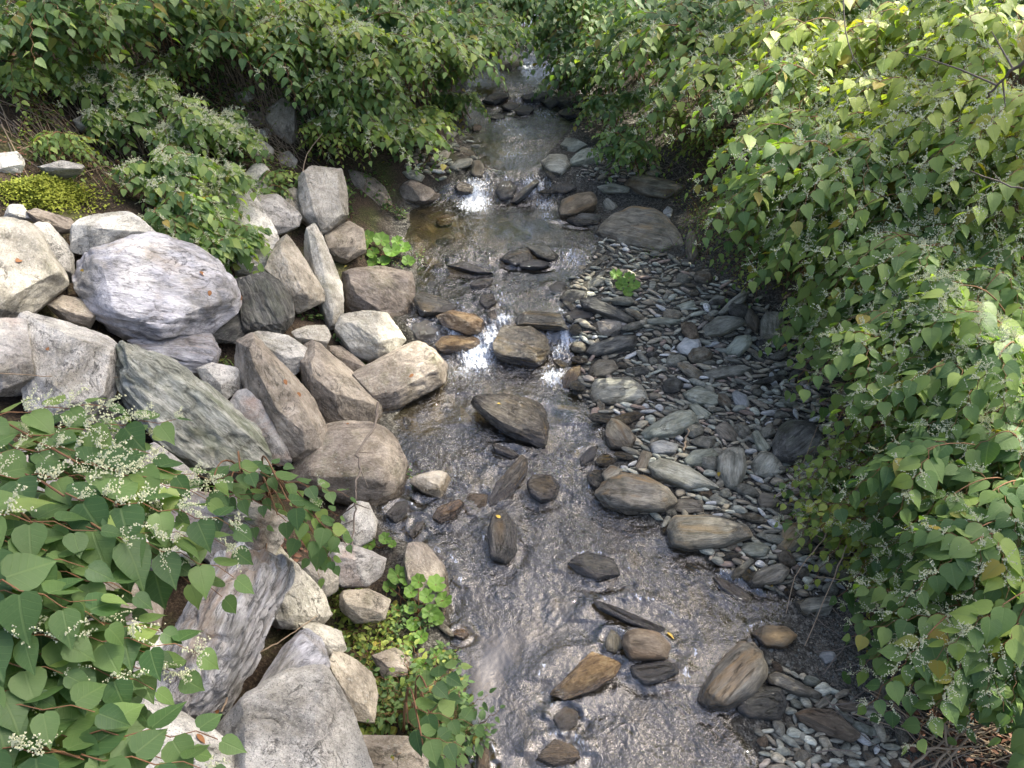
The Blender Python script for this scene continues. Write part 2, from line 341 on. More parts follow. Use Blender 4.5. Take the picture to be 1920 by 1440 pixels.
body = s.n('BsdfDiffuse'); body.inputs[0].default_value = (.10, .09, .065, 1)
mb = s.n('MixShader'); mb.inputs[0].default_value = .0; s.l(tr.outputs[0], mb.inputs[1]); s.l(body.outputs[0], mb.inputs[2])
mx = s.n('MixShader'); s.l(s.math('MINIMUM', s.math('MULTIPLY_ADD', fr.outputs[0], 2.25, .01, clamp=True), .6), mx.inputs[0]); s.l(mb.outputs[0], mx.inputs[1]); s.l(gl.outputs[0], mx.inputs[2])
fd = s.n('BsdfPrincipled'); fd.inputs['Base Color'].default_value = (.62, .66, .70, 1); fd.inputs['Roughness'].default_value = .4; s.l(nrm, fd.inputs['Normal'])
fa = s.n('Attribute', attribute_name='foam').outputs['Fac']
fn = s.noise(s.map(tc, scale=(1.3, .45, 1)), 34, 8, .8, .6)
ff = s.ramp(s.math('ADD', s.math('MULTIPLY', fa, .64), s.math('MULTIPLY', s.math('SUBTRACT', fn, .5), 1.7)), [(.27, 0), (.62, .9)])  # the noise alone also lifts white specks that stand in for glints
m2 = s.n('MixShader'); s.l(ff, m2.inputs[0]); s.l(mx.outputs[0], m2.inputs[1]); s.l(fd.outputs[0], m2.inputs[2]); s.l(m2.outputs[0], s.out.inputs[0])
wm = mesh_np('water', np.stack([WX, WY, WZ], -1).reshape(-1, 3), Fw, True, attrs={'foam': foam.ravel(), 'rough': calm.ravel()})
WOB = tag(link('water', wm, s.m), kind='structure')

# ------------------------------------------------------------------ stones
def subdiv(bm, L, maxit=6):
    for _ in range(maxit):
        e = [e for e in bm.edges if e.calc_length() > L]
        if not e: break
        bmesh.ops.subdivide_edges(bm, edges=e, cuts=1, use_grid_fill=False)
        bmesh.ops.triangulate(bm, faces=[f for f in bm.faces if len(f.verts) > 3])
def finish_rock(pts, size, angular, res, seed, ledge, lock=None):
    """convex blob of pts (local metres) -> detailed stone: returns V, F"""
    bm = bmesh.new()
    for p in pts: bm.verts.new(p)
    r = bmesh.ops.convex_hull(bm, input=bm.verts)
    bmesh.ops.delete(bm, geom=[v for v in bm.verts if not v.link_faces], context='VERTS')
    loose = [v for v in bm.verts if len(v.link_edges) == 0]
    bmesh.ops.delete(bm, geom=loose, context='VERTS')
    bmesh.ops.triangulate(bm, faces=bm.faces[:])
    subdiv(bm, size / res)
    bm.verts.ensure_lookup_table(); bm.faces.ensure_lookup_table()
    V = np.array([v.co[:] for v in bm.verts]); E = np.array([[e.verts[0].index, e.verts[1].index] for e in bm.edges])
    bm.verts.index_update(); E = np.array([[e.verts[0].index, e.verts[1].index] for e in bm.edges])
    Fa = np.array([[v.index for v in f.verts] for f in bm.faces if len(f.verts) == 3]); bm.free()
    c = V.mean(0); r0 = np.linalg.norm(V - c, axis=1).mean()
    deg = np.bincount(E.ravel(), minlength=len(V)).astype(float)
    rg = np.random.default_rng(int(seed * 1e4) + 3)
    if angular:
        for k in range(9):
            n_ = rg.normal(size=3); n_[2] = abs(n_[2]) * (1.4 if k % 2 else .5); n_ /= np.linalg.norm(n_)
            h_ = V @ n_; d_ = h_.max() - size * (rg.uniform(.05, .13) if k < 4 else rg.uniform(.01, .035)); m_ = h_ > d_
            V[m_] -= np.outer((h_[m_] - d_) * .97, n_)
    its = 1 if angular else int(res * .5)
    lam = .22 if angular else .5
    for _ in range(its):
        S = np.zeros_like(V); np.add.at(S, E[:, 0], V[E[:, 1]]); np.add.at(S, E[:, 1], V[E[:, 0]])
        V = V * (1 - lam) + lam * S / deg[:, None]
    V = c + (V - c) * (r0 / np.linalg.norm(V - c, axis=1).mean()) * 1.01
    fn_ = np.cross(V[Fa[:, 1]] - V[Fa[:, 0]], V[Fa[:, 2]] - V[Fa[:, 0]]); N = np.zeros_like(V)
    for k in range(3): np.add.at(N, Fa[:, k], fn_)
    N /= np.linalg.norm(N, axis=1)[:, None] + 1e-9
    if (N * (V - c)).sum() < 0: N = -N; Fa = Fa[:, ::-1]
    q = V / size + seed * 3.7
    if angular:
        d = .012 * fbm(q[:, 0] * 2.4, q[:, 1] * 2.4, q[:, 2] * 2.4, 5)
        d -= .014 * np.maximum(0, .35 - np.abs(fbm(q[:, 0] * 2.6 + 7, q[:, 1] * 4, q[:, 2] * 4, 3))) / .35 * (.4 + ledge)
        V = V + N * d[:, None] * size
        if ledge:   # foliation: stepped thin beds that run along the local x axis
            t = q[:, 2] * 8 + q[:, 1] * 7.5 + .55 * fbm(q[:, 0] * 1.1, q[:, 1] * 1.5, q[:, 2] * 1.5, 3)
            f_ = t % 1.0; st = np.where(f_ < .82, f_ / .82, (1 - f_) / .18)
            V = V + N * (ledge * .028 * size * (st - .5) * np.clip(.45 + .8 * pn(q[:, 0] * .8, q[:, 1] * 1.8, q[:, 2] * 1.8), 0.05, 1.1))[:, None]
    else:
        d = .022 * fbm(q[:, 0] * 1.8, q[:, 1] * 2.6, q[:, 2] * 2.6, 4) + ledge * .014 * pn(q[:, 0] * 1.6, q[:, 1] * 9, q[:, 2] * 9)
        for k in range(5):
            n_ = rg.normal(size=3); n_[2] = abs(n_[2]); n_ /= np.linalg.norm(n_); h_ = (V - c) @ n_; d_ = h_.max() - size * rg.uniform(.02, .06); m_ = h_ > d_
            V[m_] -= np.outer((h_[m_] - d_) * .8, n_)
        V = V + N * d[:, None] * size
    return V, Fa
GB = 'broken boulders piled on the left bank'
def rock(label, mat, outline, inner=None, ang=True, lift=.12, a=.5, thick=.55, front=.26, ledge=None, cat=None, name=None, group=None, wetz=None, res=None, cut=.66):
    o = np.array(outline, float); n = len(o)
    if group == GB: o = o.mean(0) + (o - o.mean(0)) * 1.07
    USE_A[0] = True
    x0, y0 = o[:, 0], o[:, 1]; x1, y1 = np.roll(x0, -1), np.roll(y0, -1); cr = x0 * y1 - x1 * y0
    A = cr.sum() / 2; cx = ((x0 + x1) * cr).sum() / (6 * A); cy = ((y0 + y1) * cr).sum() / (6 * A)
    spx = math.sqrt(abs(A)); lift0 = lift; g = hp(cx, cy, 0); inwater = xl(g[1]) - .05 < g[0] < xr(g[1]) + .05; g = on_water(cx, cy, -.02) if inwater else g; dep = np.dot(g - CAM, [0, math.cos(R(PITCH)), -math.sin(R(PITCH))])
    size = spx / F * dep
    C = on_water(cx, cy, lift * size) if inwater else hp(cx, cy, lift * size); toc = CAM - C; toc /= np.linalg.norm(toc)
    e = .15; up = np.array([-(H0(C[0] + e, C[1]) - H0(C[0] - e, C[1])) / (2 * e), -(H0(C[0], C[1] + e) - H0(C[0], C[1] - e)) / (2 * e), 1.0]); up /= np.linalg.norm(up)
    nrm = a * toc + (1 - a) * up; nrm /= np.linalg.norm(nrm)
    def onp(px, py):
        d = ray(px, py); t = np.dot(C - CAM, nrm) / np.dot(d, nrm); return CAM + d * t
    Mi = np.array([onp(*p) for p in o]) - C
    USE_A[0] = False
    # local frame: z = plane normal, x = long axis
    ev, evec = np.linalg.eigh(np.cov(Mi.T)); lx = evec[:, 2]; lx -= nrm * lx.dot(nrm); lx /= np.linalg.norm(lx)
    if lx[0] < 0: lx = -lx
    ly = np.cross(nrm, lx); Bm = np.stack([lx, ly, nrm])
    rs = random.Random(int(cx * 131 + cy)); size3 = math.sqrt(size * size)
    pts = [m for m in Mi]
    pts += [m * .97 - nrm * size * .12 for m in Mi]
    for m in Mi: pts.append(m * rs.uniform(.62, .8) - nrm * thick * size * rs.uniform(.8, 1.1))
    if inner:
        for q in inner:
            p = onp(q[0], q[1]); d = CAM - p; d /= np.linalg.norm(d); hh = (q[2] if len(q) > 2 else .24) * (1.25 if group == GB else 1)
            pts.append(p + d * hh * size - C)
    elif ang:
        # a block: flat top face, brow line, steeper front face
        xs = o[:, 0]; xa, xb_ = xs.min(), xs.max()
        def span(x):
            ys = []
            for i_ in range(n):
                (x1_, y1_), (x2_, y2_) = o[i_], o[(i_ + 1) % n]
                if (x1_ - x) * (x2_ - x) < 0: ys.append(y1_ + (y2_ - y1_) * (x - x1_) / (x2_ - x1_))
            return (min(ys), max(ys)) if len(ys) > 1 else None
        br = rs.uniform(.55, .78); sl = rs.uniform(-.15, .15); hf = front * rs.uniform(.9, 1.25)
        for fx in (.12, .36, .62, .88):
            x_ = xa + (xb_ - xa) * fx; sp = span(x_ + .01)
            if not sp: continue
            for fy, hh in ((.12, hf * .45), (br + sl * (fx - .5) + rs.uniform(-.04, .04), hf)):
                p = onp(x_, sp[0] + (sp[1] - sp[0]) * fy); d = CAM - p; d /= np.linalg.norm(d); pts.append(p + d * hh * size - C)
    else:
        for m in Mi: pts.append(m * .62 + toc * size * front * rs.uniform(.85, 1.05))
        for m in Mi: pts.append(m * .86 + toc * size * front * .6)
    L = (Bm @ np.array(pts).T).T
    if res is None: res = 34 if spx > 90 else (24 if spx > 45 else (15 if spx > 22 else 10))
    if ledge is None: ledge = 1.0 if mat in ('blue', 'blueslab', 'green', 'dark', 'slate', 'slate_light', 'slate_tan', 'wetbrown') else .3
    V, Fa = finish_rock(L, size, ang, res, rs.random() * 5, ledge)
    W = V @ Bm + C; wl = zw(W[:, 1]); wet = np.zeros(len(V))
    inw = (W[:, 0] > xl(W[:, 1]) - .25) & (W[:, 0] < xr(W[:, 1]) + .25)
    nz = .02 * fbm(W[:, 0] * 9, W[:, 1] * 9, W[:, 2] * 9, 3)
    hw = .10 if wetz is None else wetz
    wet = np.clip((wl + hw + nz - W[:, 2]) / .03, 0, 1) * inw
    me = mesh_np(name or 'rock', V, Fa, True, attrs={'wet': wet})
    if ang:
        me.polygons.foreach_set('use_smooth', np.ones(len(Fa), bool))
        try: me.set_sharp_from_angle(angle=R(32))
        except Exception: pass
    cat = cat or ('boulder' if spx > 60 else 'stone')
    ob = link(name or cat, me, M[mat]); ob.matrix_world = Matrix(((*Bm[:, 0], C[0]), (*Bm[:, 1], C[1]), (*Bm[:, 2], C[2]), (0, 0, 0, 1)))
    tag(ob, label, cat, group); DIG.append((cx, cy, o)); NICK.append((cx, cy, spx, label)); STN.append((C, Mi, size)); return ob
DIG = []; NICK = []; STN = []
# ------------------------------------------------------------------ riprap boulders on the left bank
GB = 'broken boulders piled on the left bank'
def B(label, mat, outline, inner=None, **k):
    k.setdefault('group', GB); k.setdefault('cat', 'boulder'); return rock(label, mat, outline, inner, **k)
B('big cream granite boulder cut off by the left frame edge, dark underside', 'granite_tan', [(-60, 410), (45, 410), (66, 428), (78, 470), (116, 510), (124, 530), (60, 582), (0, 602), (-60, 600)], [(108, 508, .22), (67, 525, .24), (30, 550, .26), (-20, 575, .28), (-40, 430, .2), (50, 425, .14)])
B('rounded speckled grey boulder touching the big cream one at the left edge', 'granite', [(58, 418), (95, 423), (128, 455), (139, 480), (137, 522), (120, 530), (80, 500)], lift=.0)
B('long pale boulder with mossy front lying on top of the lilac slab', 'granite', [(128, 440), (140, 415), (165, 401), (235, 397), (262, 412), (287, 436), (220, 457), (165, 475), (138, 468)], [(180, 428, .25), (230, 432, .2), (150, 412, .16), (240, 402, .1)], lift=.2)
B('huge lilac-grey schist slab, the largest boulder of the pile', 'blueslab', [(143, 523), (147, 483), (200, 464), (283, 441), (317, 448), (353, 461), (400, 490), (430, 520), (446, 562), (430, 585), (390, 622), (357, 632), (317, 647), (233, 619), (187, 589), (158, 555)], [(192, 500, .16), (290, 460, .18), (350, 475, .17), (402, 523, .17), (416, 553, .18), (322, 622, .17), (220, 585, .17), (172, 530, .1)], lift=.28, res=40, ledge=.7)
B('dark blocky schist boulder right of the lilac slab', 'dark', [(437, 510), (493, 512), (520, 525), (543, 555), (549, 600), (530, 628), (460, 624), (447, 575)], [(450, 515, .2), (515, 530, .2), (535, 575, .2), (530, 605, .22), (455, 612, .24)], ledge=1.4)
B('dark wedge boulder under the right end of the lilac slab', 'dark', [(370, 625), (420, 590), (452, 578), (458, 628), (440, 642), (400, 640)], lift=-.15)
B('white angular boulder with bright facets, upper middle of the left pile', 'granite', [(455, 380), (470, 370), (520, 366), (563, 403), (557, 423), (517, 438), (498, 428), (470, 405)], [(475, 378, .2), (515, 377, .22), (500, 425, .25), (548, 405, .15)])
B('pale narrow boulder standing behind the white angular one', 'granite', [(455, 335), (475, 310), (492, 307), (508, 325), (521, 350), (518, 370), (465, 377), (450, 355)])
B('broad pale boulder half hidden under knotweed leaves in the left pile', 'granite', [(385, 365), (430, 348), (460, 345), (475, 378), (500, 428), (522, 442), (518, 465), (470, 475), (425, 445), (398, 405)], front=.15)
B('grey boulder below the overhanging leaf tips, above the dark block', 'granite', [(433, 482), (468, 452), (518, 447), (528, 472), (505, 512), (445, 512)], lift=.02)
B('small square grey boulder on the slope under dead stems', 'granite_tan', [(455, 270), (487, 256), (512, 280), (513, 292), (482, 307), (458, 295)])
B('mossy brown boulder high on the left slope among dead stems', 'tan', [(505, 195), (530, 184), (552, 205), (557, 250), (542, 283), (515, 258), (500, 225)])
B('upright tan boulder with a sharp ridge, left of the tall narrow slab', 'tan', [(500, 505), (522, 447), (536, 440), (566, 480), (608, 550), (604, 562), (560, 583), (546, 568), (532, 522)], [(530, 470, .2), (563, 555, .32), (545, 500, .2), (590, 548, .18)])
B('small rounded tan boulder wedged between dark block and ridged tan one', 'granite_tan', [(500, 515), (515, 504), (535, 506), (541, 520), (532, 538), (518, 530)], lift=.3)
B('tall narrow pointed slab leaning in the middle of the left pile', 'granite_tan', [(570, 450), (577, 430), (590, 421), (606, 448), (640, 530), (645, 575), (638, 602), (620, 613), (606, 560), (588, 520)], [(590, 440, .16), (608, 490, .16), (625, 585, .16)], lift=.25)
B('square brown boulder with moss dots at the water edge', 'brown', [(647, 512), (670, 504), (720, 502), (768, 513), (776, 540), (767, 590), (747, 612), (713, 590), (655, 582)], [(655, 515, .22), (720, 510, .18), (765, 525, .2), (735, 560, .26), (665, 555, .26)])
B('tan boulder with a ridged face below the square brown one', 'granite_tan', [(633, 615), (640, 592), (655, 580), (687, 580), (703, 573), (724, 588), (757, 635), (733, 662), (702, 672), (665, 658)], [(700, 590, .24), (712, 640, .34), (655, 600, .18), (742, 632, .18)])
B('flat rectangular brown slab reaching into the stream, lichen on its edge', 'brown', [(660, 702), (730, 665), (787, 637), (802, 650), (838, 682), (839, 712), (775, 746), (712, 780), (690, 745)], [(664, 703, .17), (787, 640, .17), (834, 684, .18), (711, 750, .2), (745, 690, .19)], lift=.22, thick=.35, res=34)
B('long tan boulder with dark lower face beside the flat rectangular slab', 'tan', [(562, 662), (578, 640), (605, 652), (660, 700), (702, 745), (712, 768), (700, 795), (640, 802), (610, 798), (603, 772), (575, 722)], [(580, 650, .2), (590, 725, .26), (645, 742, .28), (700, 758, .2), (620, 675, .16)])
B('long smooth tan boulder with a slanted edge in the centre of the pile', 'tan', [(442, 655), (450, 635), (478, 632), (515, 668), (552, 708), (582, 745), (603, 785), (611, 810), (604, 842), (575, 856), (545, 855), (512, 775), (480, 728), (446, 692)], [(455, 645, .18), (480, 650, .2), (525, 700, .22), (570, 770, .2), (590, 800, .22), (545, 815, .24), (490, 710, .24)], lift=.25)
B('light grey granite boulder behind the long smooth tan one', 'granite', [(455, 632), (475, 622), (505, 624), (540, 630), (572, 652), (576, 668), (562, 695), (545, 702), (500, 652)], lift=.12)
B('large rounded brown boulder at the water, a dead branch across it', 'brown', [(535, 905), (548, 880), (598, 805), (640, 796), (692, 797), (730, 812), (746, 845), (763, 880), (760, 912), (737, 942), (700, 957), (662, 945), (620, 925), (565, 915)], [(620, 812, .2), (700, 812, .2), (728, 845, .24), (715, 900, .3), (640, 880, .3), (570, 895, .2)], ang=False, lift=.1, res=40)
B('white and red speckled block with brown litter along its edge', 'pink', [(428, 745), (450, 735), (482, 732), (500, 740), (520, 772), (541, 842), (544, 864), (522, 870), (500, 852), (478, 818)], [(455, 745, .16), (500, 755, .18), (530, 845, .16)], lift=.22)
B('long green-grey schist slab with deep ledges running down the left pile', 'green', [(215, 672), (222, 655), (240, 647), (285, 663), (345, 690), (375, 713), (425, 752), (482, 808), (512, 855), (505, 888), (440, 895), (380, 882), (300, 822), (240, 742), (217, 702)], [(240, 670, .16), (300, 690, .17), (370, 735, .19), (440, 790, .2), (490, 850, .15), (380, 800, .16), (300, 760, .14), (240, 705, .12)], lift=.25, res=46, ledge=1.5)
B('large white-grey granite boulder left of the green-grey schist slab', 'granite', [(35, 602), (57, 580), (130, 597), (200, 630), (222, 655), (214, 720), (202, 760), (170, 788), (85, 782), (50, 760), (65, 700), (72, 640)], [(60, 595, .12), (130, 612, .2), (205, 652, .2), (195, 735, .22), (150, 770, .2), (80, 700, .2)], lift=.25)
B('cream boulder at the left frame edge with a blue-grey corner', 'pink', [(-40, 604), (50, 599), (66, 620), (72, 690), (60, 722), (10, 735), (-40, 730)], lift=.3)
B('small dark tan boulder under the left end of the lilac slab', 'brown', [(92, 572), (118, 555), (160, 562), (183, 585), (172, 610), (130, 600)], lift=-.05)
B('lilac-grey boulder with small green sprigs under the lilac slab', 'blue', [(248, 640), (290, 625), (350, 620), (398, 626), (413, 645), (402, 690), (372, 698), (330, 690), (290, 664)], lift=-.05)
B('small wedge boulder with a white top above the speckled block', 'granite', [(372, 692), (398, 682), (440, 690), (462, 710), (455, 727), (420, 748), (403, 735), (382, 712)], [(385, 690, .2), (440, 698, .22), (455, 712, .16), (415, 722, .25)], lift=.2)
B('pinkish white boulder behind the flowering knotweed on the left', 'pink', [(-40, 830), (60, 822), (120, 850), (185, 900), (172, 955), (100, 975), (-20, 960)])
B('dark grey boulder in the gap between white granite and green-grey slab', 'dark', [(150, 790), (200, 755), (225, 745), (240, 775), (230, 830), (180, 860), (130, 845)], lift=-.2)
B('shaded grey boulder beneath the lower end of the green-grey slab', 'granite', [(230, 860), (300, 830), (360, 880), (380, 920), (320, 950), (250, 930)], lift=-.2)
B('white crumbly boulder top above the folded schist', 'pink', [(290, 930), (380, 925), (440, 940), (520, 944), (538, 965), (530, 1002), (512, 1035), (470, 1060), (400, 1050), (340, 1000)], [(380, 940, .15), (500, 955, .2), (515, 985, .16), (440, 1010, .2)], lift=.3)
B('folded blue-grey schist boulder with deep curved grooves', 'fold', [(300, 1240), (330, 1180), (372, 1110), (410, 1050), (450, 1030), (500, 1050), (542, 1062), (535, 1100), (505, 1160), (482, 1235), (452, 1290), (412, 1350), (388, 1352), (340, 1322), (300, 1300)], [(340, 1230, .13), (400, 1130, .2), (450, 1070, .17), (510, 1075, .14), (470, 1180, .22), (430, 1270, .2), (395, 1325, .13)], lift=.3, res=60, ledge=2.0)
B('flat tan block covered with stone chips beside the folded schist', 'granite_tan', [(498, 1120), (510, 1060), (522, 1012), (545, 1042), (600, 1100), (617, 1148), (602, 1168), (560, 1174), (510, 1170)], lift=.0, front=.14)
B('light yellowish stone between chip-covered block and pale wedge', 'granite_tan', [(562, 1056), (590, 1050), (622, 1064), (640, 1086), (632, 1106), (608, 1120), (580, 1090)], lift=.25)
B('pale wedge-shaped boulder right above the green herbs', 'pink', [(608, 1050), (635, 1018), (700, 1034), (720, 1046), (716, 1076), (690, 1096), (645, 1096), (620, 1078)], [(620, 1045, .18), (660, 1050, .3), (712, 1048, .2), (690, 1080, .2)], lift=.3)
B('pointed grey boulder below the big rounded brown one', 'granite', [(640, 985), (645, 958), (668, 940), (690, 946), (706, 978), (702, 1008), (672, 1022), (645, 1008)])
B('smooth brown slab at the stream edge behind the bright green leaves', 'brown', [(752, 1085), (757, 1050), (770, 1014), (800, 1025), (832, 1062), (846, 1110), (842, 1150), (790, 1140)], front=.15, lift=.1)
B('smooth pale blue triangular slab between folded schist and big granite', 'blue', [(470, 1310), (500, 1262), (530, 1218), (565, 1176), (600, 1202), (622, 1262), (560, 1300)], [(562, 1190, .14), (600, 1225, .16), (500, 1290, .14), (550, 1280, .2)], lift=.25, ledge=.3)
B('large speckled granite block at the bottom of the photo', 'granite', [(413, 1345), (470, 1303), (540, 1264), (608, 1251), (640, 1308), (662, 1350), (690, 1430), (705, 1520), (440, 1520), (440, 1420)], [(425, 1345, .15), (520, 1285, .18), (600, 1260, .15), (570, 1300, .22), (600, 1400, .24), (602, 1500, .24), (450, 1440, .18)], lift=.3, res=44)
B('brown boulder with a pale rim right of the large speckled granite', 'tan', [(610, 1226), (640, 1226), (668, 1240), (702, 1266), (708, 1300), (700, 1350), (662, 1345), (630, 1290)], lift=.05)
B('light granite boulder at the bottom left beside the speckled block', 'granite', [(190, 1365), (230, 1330), (262, 1308), (320, 1330), (402, 1372), (432, 1402), (445, 1520), (200, 1520)], lift=.2)
B('dark red-brown boulder behind big knotweed leaves on the lower left', 'brown', [(172, 1110), (190, 1070), (250, 1052), (302, 1130), (297, 1172), (225, 1195), (170, 1165)])
B('shaded brown boulder below the dark red-brown one', 'brown', [(70, 1272), (110, 1256), (175, 1254), (235, 1290), (252, 1332), (182, 1352), (90, 1335)])
B('low tan rock under the herbs at the bottom edge', 'tan', [(630, 1420), (680, 1385), (760, 1385), (835, 1425), (850, 1520), (640, 1520)], front=.12, lift=0)
B('pale upright boulder with green lichen in the upper middle of the bank', 'granite_tan', [(562, 322), (580, 313), (638, 320), (652, 370), (655, 412), (604, 432), (566, 402)], [(572, 325, .14), (632, 328, .16), (640, 395, .22), (590, 400, .2)], lift=.25)
B('lichen-green boulder in herbs above the bright green leaves', 'tan', [(610, 440), (655, 415), (680, 430), (685, 470), (650, 490), (618, 478)], lift=-.1)
B('brown angular boulder at the left edge of the upper pool', 'brown', [(752, 348), (770, 335), (800, 350), (825, 366), (818, 377), (785, 387), (754, 378)], [(765, 342, .2), (815, 366, .2), (790, 375, .3)])
B('small grey boulder left of the moss, behind the cream boulder', 'granite', [(6, 405), (20, 382), (42, 385), (60, 412), (20, 414)])
for i_, (q_, m_, l_) in enumerate([([(440, 175), (462, 168), (478, 182), (460, 196), (442, 192)], 'granite_tan', 'pale rock among yellowish herbs, highest on the left slope'), ([(455, 215), (480, 205), (500, 218), (492, 238), (462, 236)], 'tan', 'tan rock left of the high mossy boulder'), ([(520, 290), (545, 283), (560, 300), (548, 322), (525, 318)], 'granite_tan', 'pale rock below the high mossy boulder'),
        ([(478, 245), (500, 240), (512, 252), (500, 262), (482, 260)], 'granite', 'small pale rock above the small square grey boulder'), ([(250, 128), (272, 122), (284, 134), (270, 145), (252, 142)], 'granite_tan', 'pale rock beside the uppermost flowering plant of the slope'), ([(95, 160), (120, 150), (140, 162), (128, 178), (100, 176)], 'granite', 'grey rock in pale herbs near the left frame edge'),
        ([(560, 1165), (600, 1170), (640, 1185), (650, 1215), (620, 1235), (585, 1215)], 'granite_tan', 'tan block in the gap right of the pale blue triangular slab'), ([(640, 1110), (690, 1105), (730, 1125), (720, 1160), (670, 1165), (640, 1140)], 'tan', 'tan rock half covered by oval-leaved herbs'), ([(700, 1230), (740, 1215), (775, 1235), (765, 1265), (720, 1268)], 'brown', 'brown rock in the middle of the lower herb bed'),
        ([(200, 1175), (260, 1165), (310, 1190), (320, 1235), (270, 1260), (215, 1240)], 'granite', 'grey block behind close leaves left of the folded schist'), ([(230, 960), (290, 950), (340, 990), (370, 1050), (310, 1080), (250, 1040)], 'granite', 'pale granite block above the dark red-brown boulder')]):
    B(l_, m_, q_)
B('brown boulder under the moss cushion', 'brown', [(48, 400), (70, 392), (130, 410), (145, 432), (100, 436), (70, 424)])
B('grey rock on the upper left slope at the frame edge', 'granite', [(-10, 290), (30, 285), (48, 300), (40, 322), (-10, 325)])
B('flat grey rock above the moss cushion', 'granite', [(72, 308), (110, 300), (157, 310), (150, 324), (95, 325)])
B('small pale rock under the knotweed on the upper slope', 'granite_tan', [(138, 225), (160, 213), (192, 215), (188, 240), (150, 243)])
B('square grey rock at the top left corner', 'granite_tan', [(-10, 50), (20, 46), (33, 62), (32, 85), (-10, 80)])
B('brown boulder on the bank behind the lichen boulders', 'tan', [(535, 360), (555, 350), (566, 372), (566, 415), (548, 420), (536, 395)], lift=-.1)
B('mossy boulder among leaves left of the upper pool', 'brown', [(655, 320), (690, 325), (720, 350), (735, 385), (700, 400), (668, 370)], lift=-.1)
B('tan boulder beneath the small knotweed sprig in mid pile', 'granite_tan', [(548, 622), (575, 612), (608, 610), (622, 630), (612, 650), (590, 648), (560, 640)], lift=-.1)
B('dark boulder in the gap above the dead branch', 'brown', [(610, 650), (640, 650), (665, 668), (690, 690), (665, 705), (640, 690)], lift=-.25)

# ------------------------------------------------------------------ stones in the water
GS = 'wet stones standing in the stream'
def S(label, mat, outline, inner=None, **k):
    k.setdefault('group', GS); k.setdefault('cat', 'stone'); k.setdefault('a', .45); k.setdefault('lift', .24); return rock(label, mat, outline, inner, **k)
S('upper of the two amber rocks left of the main cascade', 'amber', [(818, 592), (848, 582), (890, 589), (912, 604), (906, 624), (870, 629), (835, 617)], [(845, 590, .2), (870, 605, .3), (900, 602, .15)])
S('lower amber rock beside the foam of the main cascade', 'amber', [(816, 645), (832, 627), (895, 629), (904, 641), (888, 656), (838, 662), (820, 656)], [(835, 633, .2), (890, 637, .2), (850, 645, .26)])
S('big round brown rock splitting the main cascade', 'wetbrown', [(923, 640), (928, 618), (947, 611), (1000, 612), (1025, 624), (1032, 660), (1015, 682), (990, 694), (955, 683), (928, 664)], [(945, 620, .16), (1000, 620, .2), (1020, 650, .2), (985, 675, .26), (940, 650, .18)], lift=.3)
S('wide dark rock with water spilling over it above the round brown rock', 'wet', [(963, 600), (970, 588), (1000, 582), (1050, 589), (1066, 618), (1010, 620), (968, 612)])
S('dark wet rock in the shade right of the square brown boulder', 'wet', [(773, 560), (790, 546), (830, 558), (858, 574), (845, 587), (790, 592)], ang=False)
S('small round brown stone above the main cascade', 'wetbrown', [(898, 565), (901, 554), (925, 550), (931, 568), (912, 581)], ang=False)
S('tiny brown stone at the lip of the main cascade', 'umber', [(912, 586), (928, 580), (934, 598), (920, 604)], ang=False)
S('dark rock under the square boulder, deep in shade', 'wet', [(770, 610), (800, 600), (830, 612), (815, 640), (780, 640)], lift=0)
S('left grey stone of the cluster at the foot of the upper pool', 'wet', [(935, 486), (955, 470), (990, 464), (1002, 488), (965, 500)], ang=False)
S('right smooth dark stone of the cluster at the foot of the upper pool', 'dark', [(985, 462), (1020, 457), (1049, 479), (1036, 492), (1008, 482)], ang=False)
S('flat dark stone under the cluster at the foot of the upper pool', 'wet', [(972, 492), (1005, 486), (1035, 493), (1020, 502), (975, 502)], ang=False)
S('low dark ridge stone washed over left of the cluster', 'wet', [(835, 497), (868, 489), (893, 497), (926, 512), (900, 514), (865, 504)], ang=False)
S('dark pointed stone in riffle above the small round brown one', 'wet', [(880, 532), (895, 522), (927, 521), (915, 540), (885, 545)])
S('large cracked grey-brown slab tilted in mid stream', 'wetbrown', [(876, 748), (888, 740), (935, 738), (980, 735), (1010, 748), (1024, 772), (1030, 802), (1022, 840), (985, 815), (950, 812), (915, 785)], [(890, 745, .14), (980, 742, .16), (1012, 770, .18), (1015, 810, .2), (955, 802, .22), (905, 765, .16)], lift=.28, res=34)
S('long dark stone pointing up right below the cracked slab', 'wetbrown', [(912, 948), (930, 905), (958, 880), (977, 852), (990, 860), (988, 887), (960, 927), (932, 950)], [(935, 915, .2), (975, 870, .24), (960, 900, .26)], lift=.25)
S('round washed stone right of the long dark one', 'wetbrown', [(984, 908), (1000, 888), (1033, 889), (1051, 910), (1042, 935), (1015, 942), (994, 928)], ang=False)
S('tan angular stone by the small green sprig at the left water edge', 'tan', [(768, 903), (782, 886), (828, 882), (849, 895), (846, 917), (825, 934), (792, 922)], [(790, 892, .18), (835, 892, .22), (825, 915, .28)])
S('small yellow-amber rock downstream of the tan angular stone', 'amber', [(808, 968), (822, 950), (843, 948), (860, 935), (872, 945), (850, 972), (825, 982)])
S('submerged orange rock between small amber rock and long dark stone', 'umber', [(860, 950), (880, 925), (915, 925), (920, 945), (890, 965), (865, 968)], lift=-.05, front=.15)
S('upright dark stone with a yellow leaf on its top', 'wet', [(914, 990), (922, 960), (948, 953), (968, 982), (970, 1035), (952, 1058), (918, 1048)], ang=False, lift=.3)
S('dark flat stone half under water right of the upright one', 'wet', [(1060, 1052), (1100, 1034), (1150, 1048), (1165, 1078), (1125, 1088), (1080, 1072)], front=.15)
